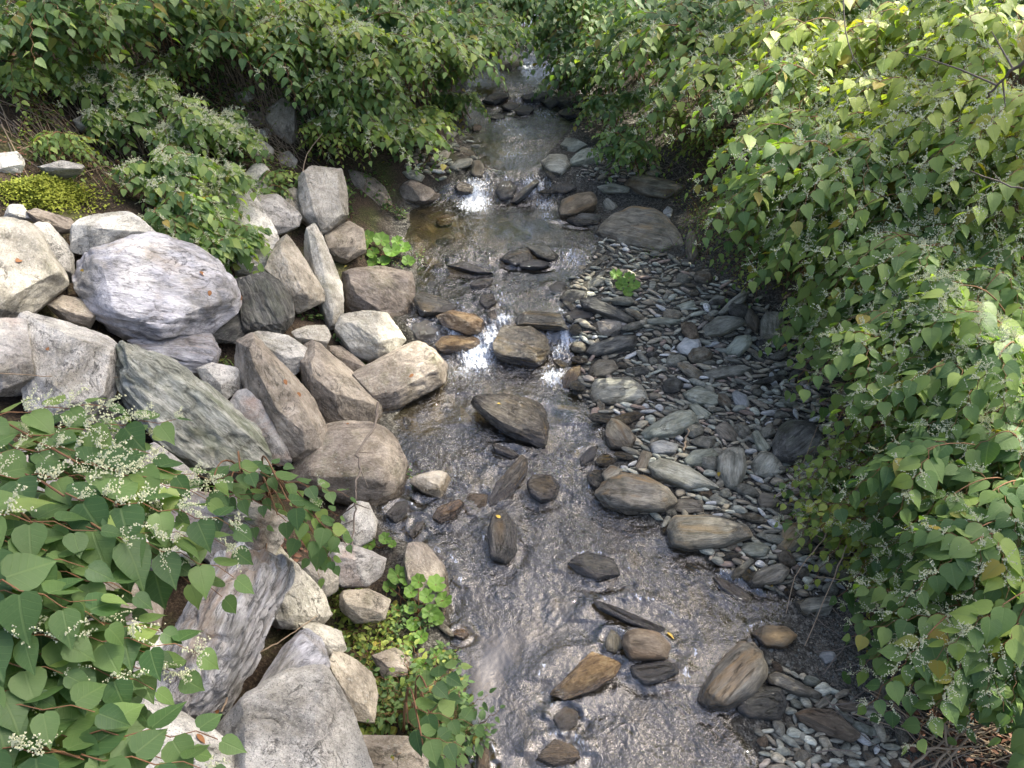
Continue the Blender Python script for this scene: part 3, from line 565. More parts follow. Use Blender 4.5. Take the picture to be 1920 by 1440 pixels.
S('long black stone edge lying diagonally above the trio', 'wet', [(1110, 1122), (1150, 1135), (1220, 1165), (1255, 1182), (1240, 1188), (1180, 1168), (1120, 1140)], front=.12)
S('orange-brown dome stone of the trio near the bottom', 'umber', [(1163, 1205), (1172, 1185), (1195, 1177), (1235, 1184), (1260, 1210), (1252, 1237), (1180, 1238)], ang=False, lift=.35)
S('small green-grey oval stone leaning on the orange-brown dome stone', 'slate', [(1134, 1202), (1145, 1178), (1160, 1188), (1170, 1215), (1150, 1225), (1136, 1220)], ang=False)
S('dark hollow wet stone below the orange-brown dome stone', 'wet', [(1180, 1248), (1240, 1238), (1268, 1242), (1274, 1262), (1240, 1278), (1210, 1286), (1186, 1272)], ang=False, lift=.1)
S('amber wedge rock below left of the trio', 'amber', [(1030, 1300), (1062, 1268), (1092, 1238), (1116, 1214), (1140, 1228), (1167, 1246), (1155, 1266), (1120, 1290), (1060, 1312)], [(1060, 1285, .2), (1115, 1225, .2), (1125, 1250, .25), (1085, 1275, .25)], lift=.25)
S('brown stone under thin water at the bottom centre', 'umber', [(1000, 1422), (1040, 1384), (1075, 1394), (1089, 1420), (1050, 1440)], lift=.1)
S('small dark stone above the brown one at the bottom centre', 'wetbrown', [(1035, 1345), (1058, 1324), (1086, 1334), (1082, 1360), (1050, 1376)], ang=False, lift=.1)
S('thin upright tan stone at the bottom frame edge', 'umber', [(890, 1450), (893, 1405), (915, 1402), (920, 1450)], lift=.1)
S('small amber stone alone in the smooth water at lower left', 'amber', [(848, 1192), (852, 1180), (872, 1178), (880, 1190), (868, 1200)], lift=.2)
S('small wet brown stone left of the big tan one on the bar', 'wetbrown', [(1085, 860), (1105, 838), (1122, 835), (1115, 858), (1090, 876)], ang=False)
S('narrow olive log-like stone above the long dark stone', 'wetbrown', [(920, 830), (950, 838), (978, 855), (960, 860), (930, 848)])
S('dark round stone at the left water edge under the brown boulder', 'wet', [(722, 965), (742, 940), (765, 938), (765, 965), (742, 982)], ang=False)
S('dark slanted stone stub in shallow water by the herbs', 'wet', [(765, 1002), (782, 980), (797, 975), (790, 992), (772, 1010)])
S('pale boulder at the head of the creek beside the top cascade', 'granite_tan', [(936, 102), (940, 92), (952, 88), (976, 100), (983, 115), (962, 131), (944, 127)], [(948, 94, .2), (972, 106, .24), (956, 118, .3)], lift=.3, cat='boulder')
S('flat dark boulder at the head of the creek under leaves', 'wet', [(1043, 135), (1060, 125), (1095, 132), (1112, 145), (1080, 154), (1055, 150)])
for i, (q, lb) in enumerate([([(903, 190), (915, 176), (942, 172), (955, 182), (930, 195)], 'leftmost black rock of the upper cascade'), ([(938, 200), (958, 188), (975, 196), (960, 210)], 'second black rock from the left in the upper cascade'),
        ([(962, 205), (985, 195), (1002, 205), (990, 216), (970, 214)], 'low black rock in the middle of the upper cascade'), ([(975, 180), (1010, 168), (1030, 178), (1010, 192), (985, 192)], 'black rock at the top of the upper cascade'),
        ([(1012, 188), (1040, 178), (1050, 192), (1032, 204)], 'black rock right of the middle of the upper cascade'), ([(1038, 182), (1068, 168), (1098, 176), (1100, 195), (1070, 204), (1045, 198)], 'largest black rock on the right of the upper cascade'),
        ([(1045, 212), (1060, 202), (1088, 205), (1085, 217), (1060, 220)], 'lowest black rock on the right of the upper cascade'), ([(918, 222), (935, 212), (948, 218), (938, 226)], 'small dark stone below the left of the upper cascade')]):
    S(lb, 'wet', q, lift=.3)
S('dark round wet stone left of centre at the middle cascade', 'wet', [(928, 360), (938, 340), (958, 338), (970, 350), (962, 372), (938, 378)], ang=False)
S('dark stick-like stone leaning over the middle cascade', 'wet', [(955, 380), (978, 355), (1004, 335), (1013, 340), (990, 366), (966, 385)], lift=.35)
S('grey-brown oval stone at the left lip of the middle cascade', 'slate_brown', [(882, 325), (886, 302), (900, 298), (909, 312), (905, 333), (892, 337)], ang=False, lift=.35)
S('flat green stone left of the middle cascade', 'slate', [(840, 312), (860, 298), (888, 296), (884, 312), (852, 322)], ang=False)
S('brown stones edge under the left lip of the middle cascade', 'wetbrown', [(850, 350), (868, 338), (890, 350), (885, 368), (858, 366)])
S('yellow submerged stone in the upper pool', 'amber', [(815, 412), (830, 402), (852, 402), (848, 420), (822, 424)], lift=-.3, front=.1)
S('small brown stone in the riffle of the upper stream', 'umber', [(884, 238), (892, 230), (904, 236), (900, 246), (888, 246)], ang=False)

# ------------------------------------------------------------------ stones on the right gravel bar
GC = 'flat stones lying on the gravel bar'
def K(label, mat, outline, inner=None, **k):
    k.setdefault('group', GC); k.setdefault('cat', 'stone'); k.setdefault('a', .35); k.setdefault('ang', False); k.setdefault('lift', .12); return rock(label, mat, outline, inner, **k)
K('big round-topped tan stone at the water, small stone on its back', 'slate_tan', [(1112, 922), (1130, 900), (1165, 884), (1210, 891), (1256, 915), (1272, 942), (1250, 960), (1170, 959), (1130, 947)], cat='boulder', lift=.2)
K('small olive stone perched on the big tan stone', 'slate_brown', [(1127, 888), (1145, 871), (1168, 880), (1160, 902), (1135, 905)], lift=.9)
K('big long tan stone with orange stripes on the bar', 'slate_tan', [(1249, 990), (1263, 966), (1330, 964), (1400, 983), (1414, 1004), (1360, 1024), (1290, 1033), (1255, 1022)], cat='boulder', lift=.2)
K('long dark green stone sloping right above the big tan one', 'slate', [(1213, 872), (1240, 856), (1292, 875), (1352, 914), (1290, 918), (1230, 898)], lift=.2)
K('large upright blue-grey stone with a yellow leaf', 'slate', [(1343, 855), (1368, 837), (1396, 840), (1401, 880), (1386, 918), (1365, 916), (1345, 888)], lift=.25)
K('pale green flat stone leaning on the large upright blue-grey one', 'slate_light', [(1283, 860), (1300, 844), (1338, 839), (1349, 854), (1312, 876), (1284, 872)], lift=.2)
K('long pale green stone with a yellow band in the middle of the bar', 'slate_light', [(1199, 812), (1223, 795), (1270, 769), (1302, 767), (1312, 790), (1270, 816), (1210, 827)], lift=.2)
K('dark smooth egg-shaped stone at the water in mid bar', 'slate_brown', [(1132, 802), (1148, 782), (1176, 795), (1194, 822), (1180, 847), (1145, 842), (1133, 822)], lift=.15)
K('white oval stone right of the dark egg-shaped one', 'white', [(1212, 832), (1240, 824), (1273, 833), (1266, 851), (1225, 852)], lift=.2)
K('brown upright oval stone below the white oval one', 'slate_brown', [(1188, 878), (1204, 842), (1224, 850), (1211, 882), (1196, 888)], lift=.2)
K('pale green oval stone with fine cracks above mid bar', 'slate_light', [(1277, 737), (1310, 722), (1358, 745), (1342, 761), (1300, 759)], lift=.2)
K('small pale green stone below the cracked oval one', 'slate_light', [(1291, 760), (1305, 755), (1335, 776), (1326, 788), (1305, 781)], lift=.2)
K('wide flat grey-green stone with amber rim at the water', 'slate', [(1103, 738), (1115, 710), (1180, 706), (1202, 720), (1222, 747), (1150, 763), (1110, 757)], lift=.1, cat='boulder')
K('dark purple-brown stone above the wide flat grey-green one', 'slate_brown', [(1101, 695), (1120, 674), (1150, 674), (1161, 690), (1140, 707), (1105, 708)], lift=.15)
K('ochre mossy stone tilted at the water beside the cascade', 'amber', [(1052, 712), (1068, 690), (1089, 684), (1088, 708), (1068, 730), (1054, 730)], lift=.2)
K('dark long stone pointing up right by the cascade', 'dark', [(1093, 662), (1110, 645), (1165, 627), (1196, 629), (1192, 650), (1150, 666), (1110, 672)], lift=.2)
K('squared tan stone on the upper bar near the cascade', 'tan', [(1108, 607), (1133, 598), (1165, 600), (1170, 614), (1142, 630), (1113, 624)], [(1125, 603, .2), (1160, 604, .2), (1143, 618, .28)], ang=True)
K('black wet stone at the water left of the squared tan one', 'wet', [(1053, 590), (1085, 580), (1113, 585), (1112, 597), (1060, 602)])
K('very long dark stone lying towards lower right on the upper bar', 'dark', [(1085, 563), (1108, 555), (1150, 574), (1194, 600), (1180, 607), (1130, 592), (1092, 577)], lift=.25)
K('dark stone at the top of the wet heap by the riffle', 'wet', [(1027, 537), (1045, 527), (1063, 530), (1056, 550), (1032, 550)])
K('dark stone in the wet heap behind the very long one', 'dark', [(1047, 560), (1062, 541), (1100, 545), (1102, 560), (1070, 572)])
K('green stone second from the top of the wet heap', 'slate', [(1086, 537), (1112, 521), (1134, 520), (1134, 532), (1102, 547)])
K('grey slanted stone by the foam at the upper bar tip', 'slate', [(1100, 500), (1133, 477), (1148, 482), (1112, 505)])
K('yellowish flat stone in the middle of the upper bar', 'slate_light', [(1206, 600), (1240, 594), (1282, 598), (1272, 608), (1220, 610)])
K('light oval stone right of the upper bar middle', 'slate_light', [(1267, 573), (1300, 561), (1306, 575), (1280, 585)])
K('broad dark flat stone below the leaning group on the upper right bar', 'slate', [(1316, 615), (1345, 592), (1388, 592), (1402, 605), (1360, 627), (1320, 632)], lift=.2)
K('long grey stone leaning up right in the shaded group', 'slate', [(1345, 587), (1370, 562), (1395, 543), (1407, 546), (1397, 566), (1352, 592)], lift=.4)
K('grey stone leaning left in the shaded group', 'slate', [(1325, 568), (1342, 552), (1362, 556), (1342, 582)], lift=.3)
K('dark standing stone between the leaning group and the square slab', 'slate_brown', [(1392, 582), (1408, 577), (1426, 600), (1420, 627), (1400, 612)], lift=.3)
K('square dark grey slab standing at the foot of the right bank', 'slate', [(1424, 605), (1438, 581), (1466, 585), (1477, 632), (1460, 643), (1427, 637)], ang=True, lift=.25)
K('small whitish round stone in the centre of the bar', 'white', [(1268, 650), (1284, 632), (1312, 634), (1316, 655), (1300, 670), (1275, 664)], lift=.3)
K('grey oval stone right of the whitish round one', 'slate_light', [(1358, 657), (1380, 630), (1408, 627), (1411, 645), (1386, 670), (1364, 667)], lift=.25)
K('long thin grey stone below the grey oval one', 'slate', [(1308, 702), (1345, 688), (1395, 683), (1411, 690), (1382, 706), (1330, 712)])
K('cream rounded stone in the right middle of the bar', 'white', [(1371, 738), (1380, 731), (1400, 740), (1406, 757), (1398, 772), (1378, 758)], lift=.2)
K('big dark mossy boulder in a hollow at the foot of the right bank', 'dark', [(1447, 830), (1460, 800), (1482, 784), (1522, 785), (1552, 830), (1542, 855), (1480, 870), (1450, 856)], lift=.3, cat='boulder')
K('dark rounded boulder under the right bank leaves', 'slate_brown', [(1562, 745), (1575, 720), (1620, 720), (1652, 745), (1650, 775), (1605, 778), (1570, 768)], lift=.3, cat='boulder')
K('stick-shaped green stone leaning on the big mossy boulder', 'slate_light', [(1409, 812), (1420, 804), (1446, 840), (1436, 852), (1420, 842)], lift=.4)
K('tan flat stone amid cobbles right of mid bar', 'slate_tan', [(1338, 802), (1360, 788), (1388, 812), (1380, 830), (1350, 827)])
K('banded grey stone below the stick-shaped one', 'slate', [(1405, 870), (1428, 842), (1455, 850), (1474, 885), (1440, 898), (1413, 892)])
K('small rounded pink-grey stone below the banded grey one', 'slate_brown', [(1420, 935), (1428, 923), (1450, 925), (1463, 940), (1450, 955), (1425, 952)], lift=.25)
K('small banded tan stone below the big round-topped one', 'slate_tan', [(1260, 948), (1270, 935), (1318, 938), (1320, 960), (1290, 964), (1262, 960)])
K('dark pointed stone right of the small banded tan one', 'slate', [(1328, 935), (1340, 925), (1370, 940), (1366, 950), (1345, 948)])
K('green-grey oval stone right of the long tan one', 'slate_light', [(1388, 1032), (1395, 1017), (1430, 1017), (1446, 1028), (1436, 1044), (1400, 1044)], lift=.2)
K('green wedge stone standing beside the dark lower oval', 'slate', [(1366, 1085), (1375, 1068), (1408, 1045), (1416, 1050), (1390, 1085), (1370, 1092)], lift=.3)
K('grey lumpy oval stone right of the green wedge', 'slate_tan', [(1398, 1090), (1420, 1066), (1465, 1055), (1482, 1068), (1470, 1092), (1425, 1103), (1405, 1102)], lift=.2)
K('flat dark stone in shallow water with a pale rim', 'wetbrown', [(1334, 1080), (1350, 1082), (1390, 1102), (1412, 1122), (1398, 1132), (1360, 1112)], front=.12)
K('brown slab partly covered by mossy chips at the right of the bar', 'slate_tan', [(1452, 1030), (1470, 990), (1500, 975), (1522, 990), (1520, 1020), (1480, 1040)], lift=.1)
K('grey flat stone alone on gravel in the lower right', 'slate', [(1489, 1128), (1520, 1119), (1570, 1117), (1556, 1150), (1520, 1158), (1495, 1147)], ang=True, lift=.2)
K('orange-brown stone by the brown puddle in the lower right', 'umber', [(1408, 1187), (1430, 1171), (1475, 1174), (1497, 1190), (1472, 1215), (1436, 1213)], lift=.2)
K('huge olive egg-shaped boulder at the lower right water edge', 'slate_tan', [(1305, 1312), (1318, 1285), (1342, 1248), (1388, 1202), (1412, 1204), (1436, 1230), (1438, 1262), (1412, 1300), (1360, 1330), (1320, 1328)], cat='boulder', lift=.3, group=GC)
K('dark wet boulder tucked below the huge olive egg-shaped one', 'wet', [(1378, 1325), (1395, 1300), (1420, 1284), (1465, 1290), (1477, 1320), (1462, 1352), (1402, 1348)], cat='boulder')
K('long narrow pale stone right of the huge olive one', 'slate_tan', [(1434, 1265), (1455, 1256), (1500, 1278), (1543, 1300), (1537, 1312), (1498, 1306), (1442, 1282)], lift=.2)
K('pinkish faceted long stone at the bottom right', 'umber', [(1488, 1335), (1520, 1327), (1562, 1330), (1590, 1355), (1618, 1380), (1600, 1392), (1540, 1375), (1500, 1350)], ang=True, lift=.2)
K('slim dark standing stone in the lower right gravel', 'slate_brown', [(1640, 1290), (1648, 1265), (1662, 1268), (1668, 1300), (1660, 1345), (1645, 1340)], lift=.2)
K('small tan stone in the sun patch, left of the pointed pair', 'slate_tan', [(1525, 1322), (1545, 1305), (1562, 1303), (1555, 1322), (1535, 1332)], lift=.2)
K('red-brown stone in the sun patch, right of the small tan one', 'umber', [(1562, 1320), (1575, 1310), (1610, 1322), (1612, 1335), (1580, 1335)], lift=.2)
K('grey round stone right of the sun patch', 'slate_brown', [(1678, 1375), (1690, 1355), (1705, 1362), (1706, 1395), (1688, 1402)], lift=.1)
K('white roundish pebble above the lower right gravel', 'white', [(1535, 1230), (1545, 1218), (1565, 1222), (1570, 1238), (1548, 1246)], lift=.1)
K('huge flat-topped yellow-green boulder beside the upper pool', 'slate_tan', [(1113, 432), (1135, 405), (1185, 387), (1237, 389), (1272, 430), (1283, 462), (1240, 477), (1180, 462), (1130, 447)], cat='boulder', lift=.1, front=.2)
K('brown boulder with a flat top at the right of the middle cascade', 'umber', [(1047, 397), (1053, 373), (1085, 362), (1112, 358), (1122, 372), (1116, 390), (1080, 403), (1050, 407)], cat='boulder', lift=.3)
K('grey-blue slab below the brown boulder at the middle cascade', 'dark', [(1058, 412), (1093, 398), (1127, 404), (1122, 422), (1080, 424)])
K('round light grey boulder in the upper stream', 'slate', [(1014, 303), (1030, 289), (1062, 289), (1071, 310), (1052, 329), (1020, 322)], cat='boulder', lift=.2)
K('light angular boulder right of the round light grey one', 'slate_light', [(1066, 300), (1090, 277), (1120, 274), (1127, 300), (1092, 309), (1068, 311)], ang=True, cat='boulder', lift=.25)
K('light wedge stone behind the angular boulder of the upper stream', 'slate_light', [(1050, 272), (1062, 258), (1085, 260), (1104, 272), (1075, 286), (1056, 282)], ang=True, lift=.2)
K('dark stone left of the brown boulder at the middle cascade', 'wet', [(1028, 352), (1045, 343), (1080, 345), (1083, 355), (1058, 365), (1034, 362)])
K('brown shaded rock slab under the right bank leaves upstream', 'slate_brown', [(1165, 342), (1200, 324), (1258, 338), (1292, 350), (1252, 376), (1200, 366)], cat='boulder', lift=.1)
K('green stone between brown boulder and shaded slab', 'slate', [(1118, 350), (1145, 343), (1182, 350), (1178, 362), (1132, 364)])
K('small grey wedge stone above the huge flat-topped boulder', 'slate', [(1130, 378), (1138, 370), (1160, 385), (1150, 398), (1134, 392)])
K('white pointed little stone right of the huge flat-topped boulder', 'white', [(1243, 396), (1252, 385), (1262, 392), (1258, 408), (1246, 408)], lift=.3)
K('white pointed flake standing on the right bar', 'white', [(1441, 715), (1443, 697), (1449, 696), (1460, 720), (1450, 724)], lift=.4, ang=True)
K('grey log-shaped stone by the right bank opposite the upper pool', 'slate_brown', [(1285, 455), (1292, 430), (1304, 436), (1310, 480), (1296, 492), (1287, 480)], lift=.3)
K('flat pale stone left of the upper stream', 'slate_light', [(854, 260), (870, 252), (888, 254), (880, 264), (858, 266)])
K('flat dark stone left of the pale one beside the upper stream', 'slate', [(828, 250), (842, 245), (860, 249), (852, 257), (832, 257)])
K('brown stone on the left shore of the upper stream', 'slate_brown', [(855, 285), (866, 273), (885, 282), (898, 292), (878, 294)])
K('pale tan stone left of the brown one on the upper left shore', 'tan', [(823, 290), (832, 281), (846, 286), (840, 297), (826, 297)])
K('grey slab at the top of the brown angular boulder', 'slate', [(752, 322), (775, 318), (798, 330), (790, 342), (765, 335)])

# ------------------------------------------------------------------ loose cobbles scattered over the bar: individual copies of a few shapes
def proto(mat, seed, L, Wd, T, ang=False):
    rs = random.Random(seed); pts = []
    for k in range(11):
        t = 2 * PI * k / 11; r = rs.uniform(.82, 1.1)
        pts.append((L * r * math.cos(t), Wd * r * math.sin(t), 0)); pts.append((L * .68 * r * math.cos(t), Wd * .68 * r * math.sin(t), T * rs.uniform(.6, 1))); pts.append((L * .7 * r * math.cos(t), Wd * .7 * r * math.sin(t), -T * .8))
    V, Fa = finish_rock(np.array(pts) * .5, .7, ang, 10, seed * 1.3, 1.0)
    me = mesh_np('cobble', V, Fa); me.materials.append(M[mat]); return me
PI = math.pi
MATS = [('slate', 'grey-green'), ('slate_light', 'pale green'), ('slate_tan', 'tan'), ('slate_brown', 'brown'), ('white', 'whitish'), ('umber', 'rusty brown'), ('wetbrown', 'wet brown'), ('dark', 'dark grey'), ('wet', 'dark wet')]
PRO = {m: [(proto(m, 10 * i + j, *d, ang=(j == 1)), sh) for j, (d, sh) in enumerate([((1.5, .62, .42), 'long'), ((1.15, .8, .5), 'angular'), ((1.0, .82, .55), 'rounded'), ((1.8, .55, .30), 'thin flat')])] for i, (m, _) in enumerate(MATS)}
def inside(px, py, poly, grow=1.0):
    c = poly.mean(0); q = c + (poly - c) * grow; x, y = q[:, 0], q[:, 1]; j = np.roll(np.arange(len(q)), 1)
    return bool((((y > py) != (y[j] > py)) & (px < (x[j] - x) * (py - y) / (y[j] - y + 1e-9) + x)).sum() % 2)
BAR = np.array([(1065, 525), (1120, 480), (1130, 440), (1230, 470), (1300, 495), (1350, 520), (1420, 560), (1490, 640), (1560, 720), (1560, 840), (1560, 960), (1600, 1040), (1560, 1110), (1480, 1120), (1400, 1090), (1330, 1045), (1260, 985), (1200, 960), (1110, 900), (1190, 870), (1130, 790), (1080, 740), (1090, 670), (1060, 610)])
rs = random.Random(99); placed = []
def clear(px, py, rpx, k=.8):
    if any(abs(px - a) < 140 and abs(py - b) < 110 and inside(px, py, o, 1.0) for a, b, o in DIG): return False
    return all((px - a) ** 2 + ((py - b) * 1.5) ** 2 > (k * (rpx + r)) ** 2 for a, b, r in placed)
def region(px, py):
    return ('the upper bar' if py < 560 else 'the middle bar' if py < 720 else 'the lower bar' if py < 900 else 'the downstream end of the bar') + (' near the water' if px < 1190 + max(0, py - 560) * .25 else ' towards the bank' if px > 1330 + max(0, py - 560) * .25 else '')
import re
USED = set()
def scatter(poly, N, smin, smax, mats, regionf, grp, k=.8, tries=40, lift=.0):
    x0, y0 = poly.min(0); x1, y1 = poly.max(0); n = 0
    for _ in range(N * tries):
        if n >= N: break
        px, py = rs.uniform(x0, x1), rs.uniform(y0, y1)
        if not inside(px, py, poly): continue
        L = smin * (smax / smin) ** (rs.random() ** 1.6); g = hp(px, py, 0); dep = (g[1] * math.cos(R(PITCH)) + (CAMZ - g[2]) * math.sin(R(PITCH)))
        rpx = L * F / dep * .42
        if not clear(px, py, rpx, k): continue
        placed.append((px, py, rpx)); wside = poly is BAR and g[0] - float(xr(g[1])) < .38; i = rs.choice(WETM if wside else mats); me, sh = rs.choice(PRO[MATS[i][0]])
        o = link('stone', me, None); sc_ = L * .68
        o.scale = (sc_, sc_ * rs.uniform(.85, 1.15), sc_ * rs.uniform(.8, 1.2))
        o.location = (g[0], g[1], g[2] + sc_ * (.16 + lift)); o.rotation_euler = (rs.gauss(0, .22) - .2, rs.gauss(0, .2), rs.gauss(-.25, .55) + (PI if rs.random() < .5 else 0))
        q = min(NICK, key=lambda k_: ((k_[0] - px) ** 2 + (k_[1] - py) ** 2) / (1 + k_[2] / 40))
        nk = re.split(r' (?:above|below|with|on|in|at|of|right|left|lying|leaning|under|between|behind|beside|near|by|from|sloping|pointing|amid|standing|perched|downstream|half|poking|tilted|alone|tucked|splitting|opposite|deep|cut|touching|running|reaching|and|wedged|hidden|covered|over|to|around|partly) ', q[3])[0]
        nk = ' '.join(nk.split()[:6]); dx, dy = px - q[0], py - q[1]
        rel = ('right of' if dx > 0 else 'left of') if abs(dx) > abs(dy) * 1.2 else ('just below' if dy > 0 else 'just above')
        base_ = f'{MATS[i][1]} {sh} stone {rel} the {nk}'; sz = ['smaller ', 'bigger '][L > (smin * smax) ** .5]; lb = None
        for c_ in (base_, sz + base_, base_ + ', ' + ('nearer the water' if px < 1300 else 'nearer the bank'), sz + base_ + ', in ' + regionf(px, py).replace(' near the water', '').replace(' towards the bank', '')):
            if c_ not in USED and len(c_.split()) <= 16: lb = c_; break
        lb = lb or base_; USED.add(lb); tag(o, lb, 'stone', grp.strip(',') + ' on ' + regionf(px, py)); n += 1
    return n
WETM = [6, 7, 8, 8, 3]
n1_ = scatter(BAR, 72, .16, .40, [0, 0, 0, 0, 1, 2, 3, 3, 7, 5, 7], region, 'loose stones,', k=.68)
LOW = np.array([(1440, 1240), (1560, 1290), (1640, 1330), (1700, 1440), (1440, 1460), (1420, 1370), (1490, 1360)])
n2_ = scatter(LOW, 12, .1, .2, [2, 3, 5, 1], lambda a, b: 'the sunlit gravel at the lower right', 'loose stones,')
UPB = np.array([(1130, 270), (1210, 270), (1250, 330), (1130, 345), (1080, 330)])
scatter(UPB, 3, .15, .3, [0, 1, 3], lambda a, b: 'the shaded shore of the upper stream', 'loose stones,')
UPL = np.array([(770, 270), (880, 250), (900, 290), (840, 340), (760, 330)])
scatter(UPL, 3, .15, .3, [0, 3, 7], lambda a, b: 'the left shore of the upper stream', 'loose stones,')
TOP = np.array([(960, 5), (1010, 5), (1050, 60), (1080, 100), (1020, 100), (1000, 90), (900, 100), (880, 120), (860, 140), (900, 80), (955, 60)])
scatter(TOP, 6, .25, .55, [0, 3, 7, 7, 0, 3], lambda a, b: 'the rocky bed at the head of the creek', 'loose stones,')
BEDP = np.array([(860, 1120), (960, 1060), (1060, 1100), (1230, 1010), (1330, 1060), (1450, 1140), (1400, 1230), (1300, 1330), (1390, 1440), (900, 1440)])
scatter(BEDP, 6, .16, .34, [5, 6, 6, 2, 3, 5], lambda a, b: 'the stream bed under shallow water', 'submerged stones,', k=1.0, lift=.05)
SHO = np.array([(1060, 540), (1100, 600), (1090, 680), (1130, 760), (1190, 850), (1130, 900), (1180, 960), (1260, 990), (1340, 1050), (1480, 1130), (1400, 1150), (1260, 1060), (1150, 980), (1080, 900), (1090, 800), (1040, 720), (1060, 640), (1040, 560)])
scatter(SHO, 16, .14, .32, [6, 8, 8, 3, 7], lambda a, b: 'the wet right margin of the stream', 'wet stones,', k=.8, lift=.12)
MID = np.array([(800, 500), (1050, 480), (1050, 560), (880, 560), (800, 540)]); scatter(MID, 12, .14, .34, [6, 8, 8], lambda a, b: 'the riffle below the upper pool', 'wet stones,', k=.9, lift=.12)
CAS = np.array([(885, 180), (960, 165), (1100, 165), (1105, 225), (1000, 225), (900, 230)]); scatter(CAS, 12, .18, .42, [8, 8, 8, 6], lambda a, b: 'the black rocks of the upper cascade', 'wet stones,', k=.65, lift=.25)
CA2 = np.array([(870, 325), (1050, 325), (1060, 380), (1000, 390), (900, 350)]); scatter(CA2, 8, .18, .36, [8, 8, 6], lambda a, b: 'the middle cascade', 'wet stones,', k=.7, lift=.2)
LM_ = np.array([(740, 740), (880, 700), (1000, 850), (900, 960), (760, 960), (1000, 980), (1100, 1000), (1080, 1080), (860, 1040)]); scatter(LM_, 10, .12, .26, [6, 8, 3], lambda a, b: 'the stream around the long dark stone', 'wet stones,', k=.9, lift=.05)
scatter(np.array([(900, 1060), (1060, 1090), (1250, 1040), (1420, 1150), (1300, 1250), (1200, 1430), (950, 1430), (1000, 1250)]), 6, .12, .30, [6, 8, 5, 3, 6], lambda a, b: 'the lower stream', 'wet stones,', k=1.0, lift=.08)
LSH = np.array([(830, 1180), (860, 1180), (880, 1400), (850, 1440), (820, 1300)]); scatter(LSH, 7, .1, .2, [8, 6, 3], lambda a, b: 'the left margin of the smooth water', 'wet stones,', k=.7, lift=.1)
BED2 = np.array([(780, 470), (1100, 480), (1050, 540), (900, 530), (800, 560)]); BED3 = np.array([(770, 390), (870, 400), (1100, 420), (1080, 460), (780, 480)]); BED4 = np.array([(760, 740), (880, 700), (1080, 760), (1120, 880), (1050, 1000), (760, 980), (760, 860)])
scatter(BED3, 6, .2, .4, [6, 5, 3, 6], lambda a, b: 'the bottom of the clear upper pool', 'submerged stones,', k=1.0, lift=-.1)
scatter(BED2, 4, .15, .3, [6, 6, 7], lambda a, b: 'the riffle below the upper pool', 'submerged stones,', k=1.1, lift=.1)
scatter(BED4, 6, .15, .3, [6, 5, 6], lambda a, b: 'the stream bed around the cracked slab', 'submerged stones,', k=1.2)

# gravel: nobody could count it
def gravel(poly, N, smin, smax, c0, c1, name):
    T = np.array([(1, 0, 0), (-.5, .8, 0), (-.6, -.7, 0), (.1, .1, .55), (0, -.05, -.5), (.3, .75, .1), (.5, -.7, .05)]); Ft = np.array([(0, 5, 3), (5, 1, 3), (1, 2, 3), (2, 6, 3), (6, 0, 3), (0, 4, 5), (5, 4, 1), (1, 4, 2), (2, 4, 6), (6, 4, 0)])
    P = []; x0, y0 = poly.min(0); x1, y1 = poly.max(0)
    cor = np.array([on_water(x, y)[:2] for x, y in poly]); a0, b0 = cor.min(0) ; a1, b1 = cor.max(0)
    X_ = RNG.uniform(a0, a1, N * 3); Y_ = RNG.uniform(b0, b1, N * 3); Z_ = H(X_, Y_)
    PX, PY, _ = proj(np.stack([X_, Y_, Z_], -1)); ok = np.zeros(len(X_), bool); q = poly; j = np.roll(np.arange(len(q)), 1)
    for i in range(len(q)):
        k = j[i]; ok ^= ((q[i, 1] > PY) != (q[k, 1] > PY)) & (PX < (q[k, 0] - q[i, 0]) * (PY - q[i, 1]) / (q[k, 1] - q[i, 1] + 1e-9) + q[i, 0])
    X_, Y_, Z_ = X_[ok][:N], Y_[ok][:N], Z_[ok][:N]; n = len(X_)
    L = smin * (smax / smin) ** (RNG.random(n) ** 2); A = RNG.uniform(0, 6.28, n); V = T[None] * RNG.uniform(.75, 1.2, (n, 7, 1)) * np.stack([L, L * RNG.uniform(.45, .9, n), L * RNG.uniform(.3, .6, n)], -1)[:, None] * .5
    tl = RNG.normal(0, .35, n)[:, None]; z = V[..., 2] * np.cos(tl) + V[..., 0] * np.sin(tl); x = V[..., 0] * np.cos(tl) - V[..., 2] * np.sin(tl)
    c_, s_ = np.cos(A)[:, None], np.sin(A)[:, None]
    W = np.stack([x * c_ - V[..., 1] * s_ + X_[:, None], x * s_ + V[..., 1] * c_ + Y_[:, None], z + Z_[:, None] + L[:, None] * .08], -1)
    Fg = (Ft[None] + 7 * np.arange(n)[:, None, None]).reshape(-1, 3); t = RNG.random(n)[:, None]; h_ = RNG.random(n)[:, None]
    c = np.array(c0) * (1 - t) + np.array(c1) * t; c = c * (1 + .25 * (h_ - .5) * np.array([1.2, 0, -1.0])); c = np.repeat(np.concatenate([c, np.ones((n, 1))], 1), 7, 0)
    tag(link(name, mesh_np(name, W.reshape(-1, 3), Fg, False, col=c), MG), kind='stuff')
s = NT('gravel'); a_ = s.n('Attribute', attribute_name='Col').outputs['Color']; tc = s.n('TexCoord').outputs['Object']
s.pbr(s.mix(.5, a_, s.mix(1.0, a_, s.ramp(s.noise(tc, 130, 4), [(.3, .45), (.7, 1.6)]), 'MULTIPLY')), .85, s.bump(s.noise(tc, 150, 3), .6, .006)); MG = s.m
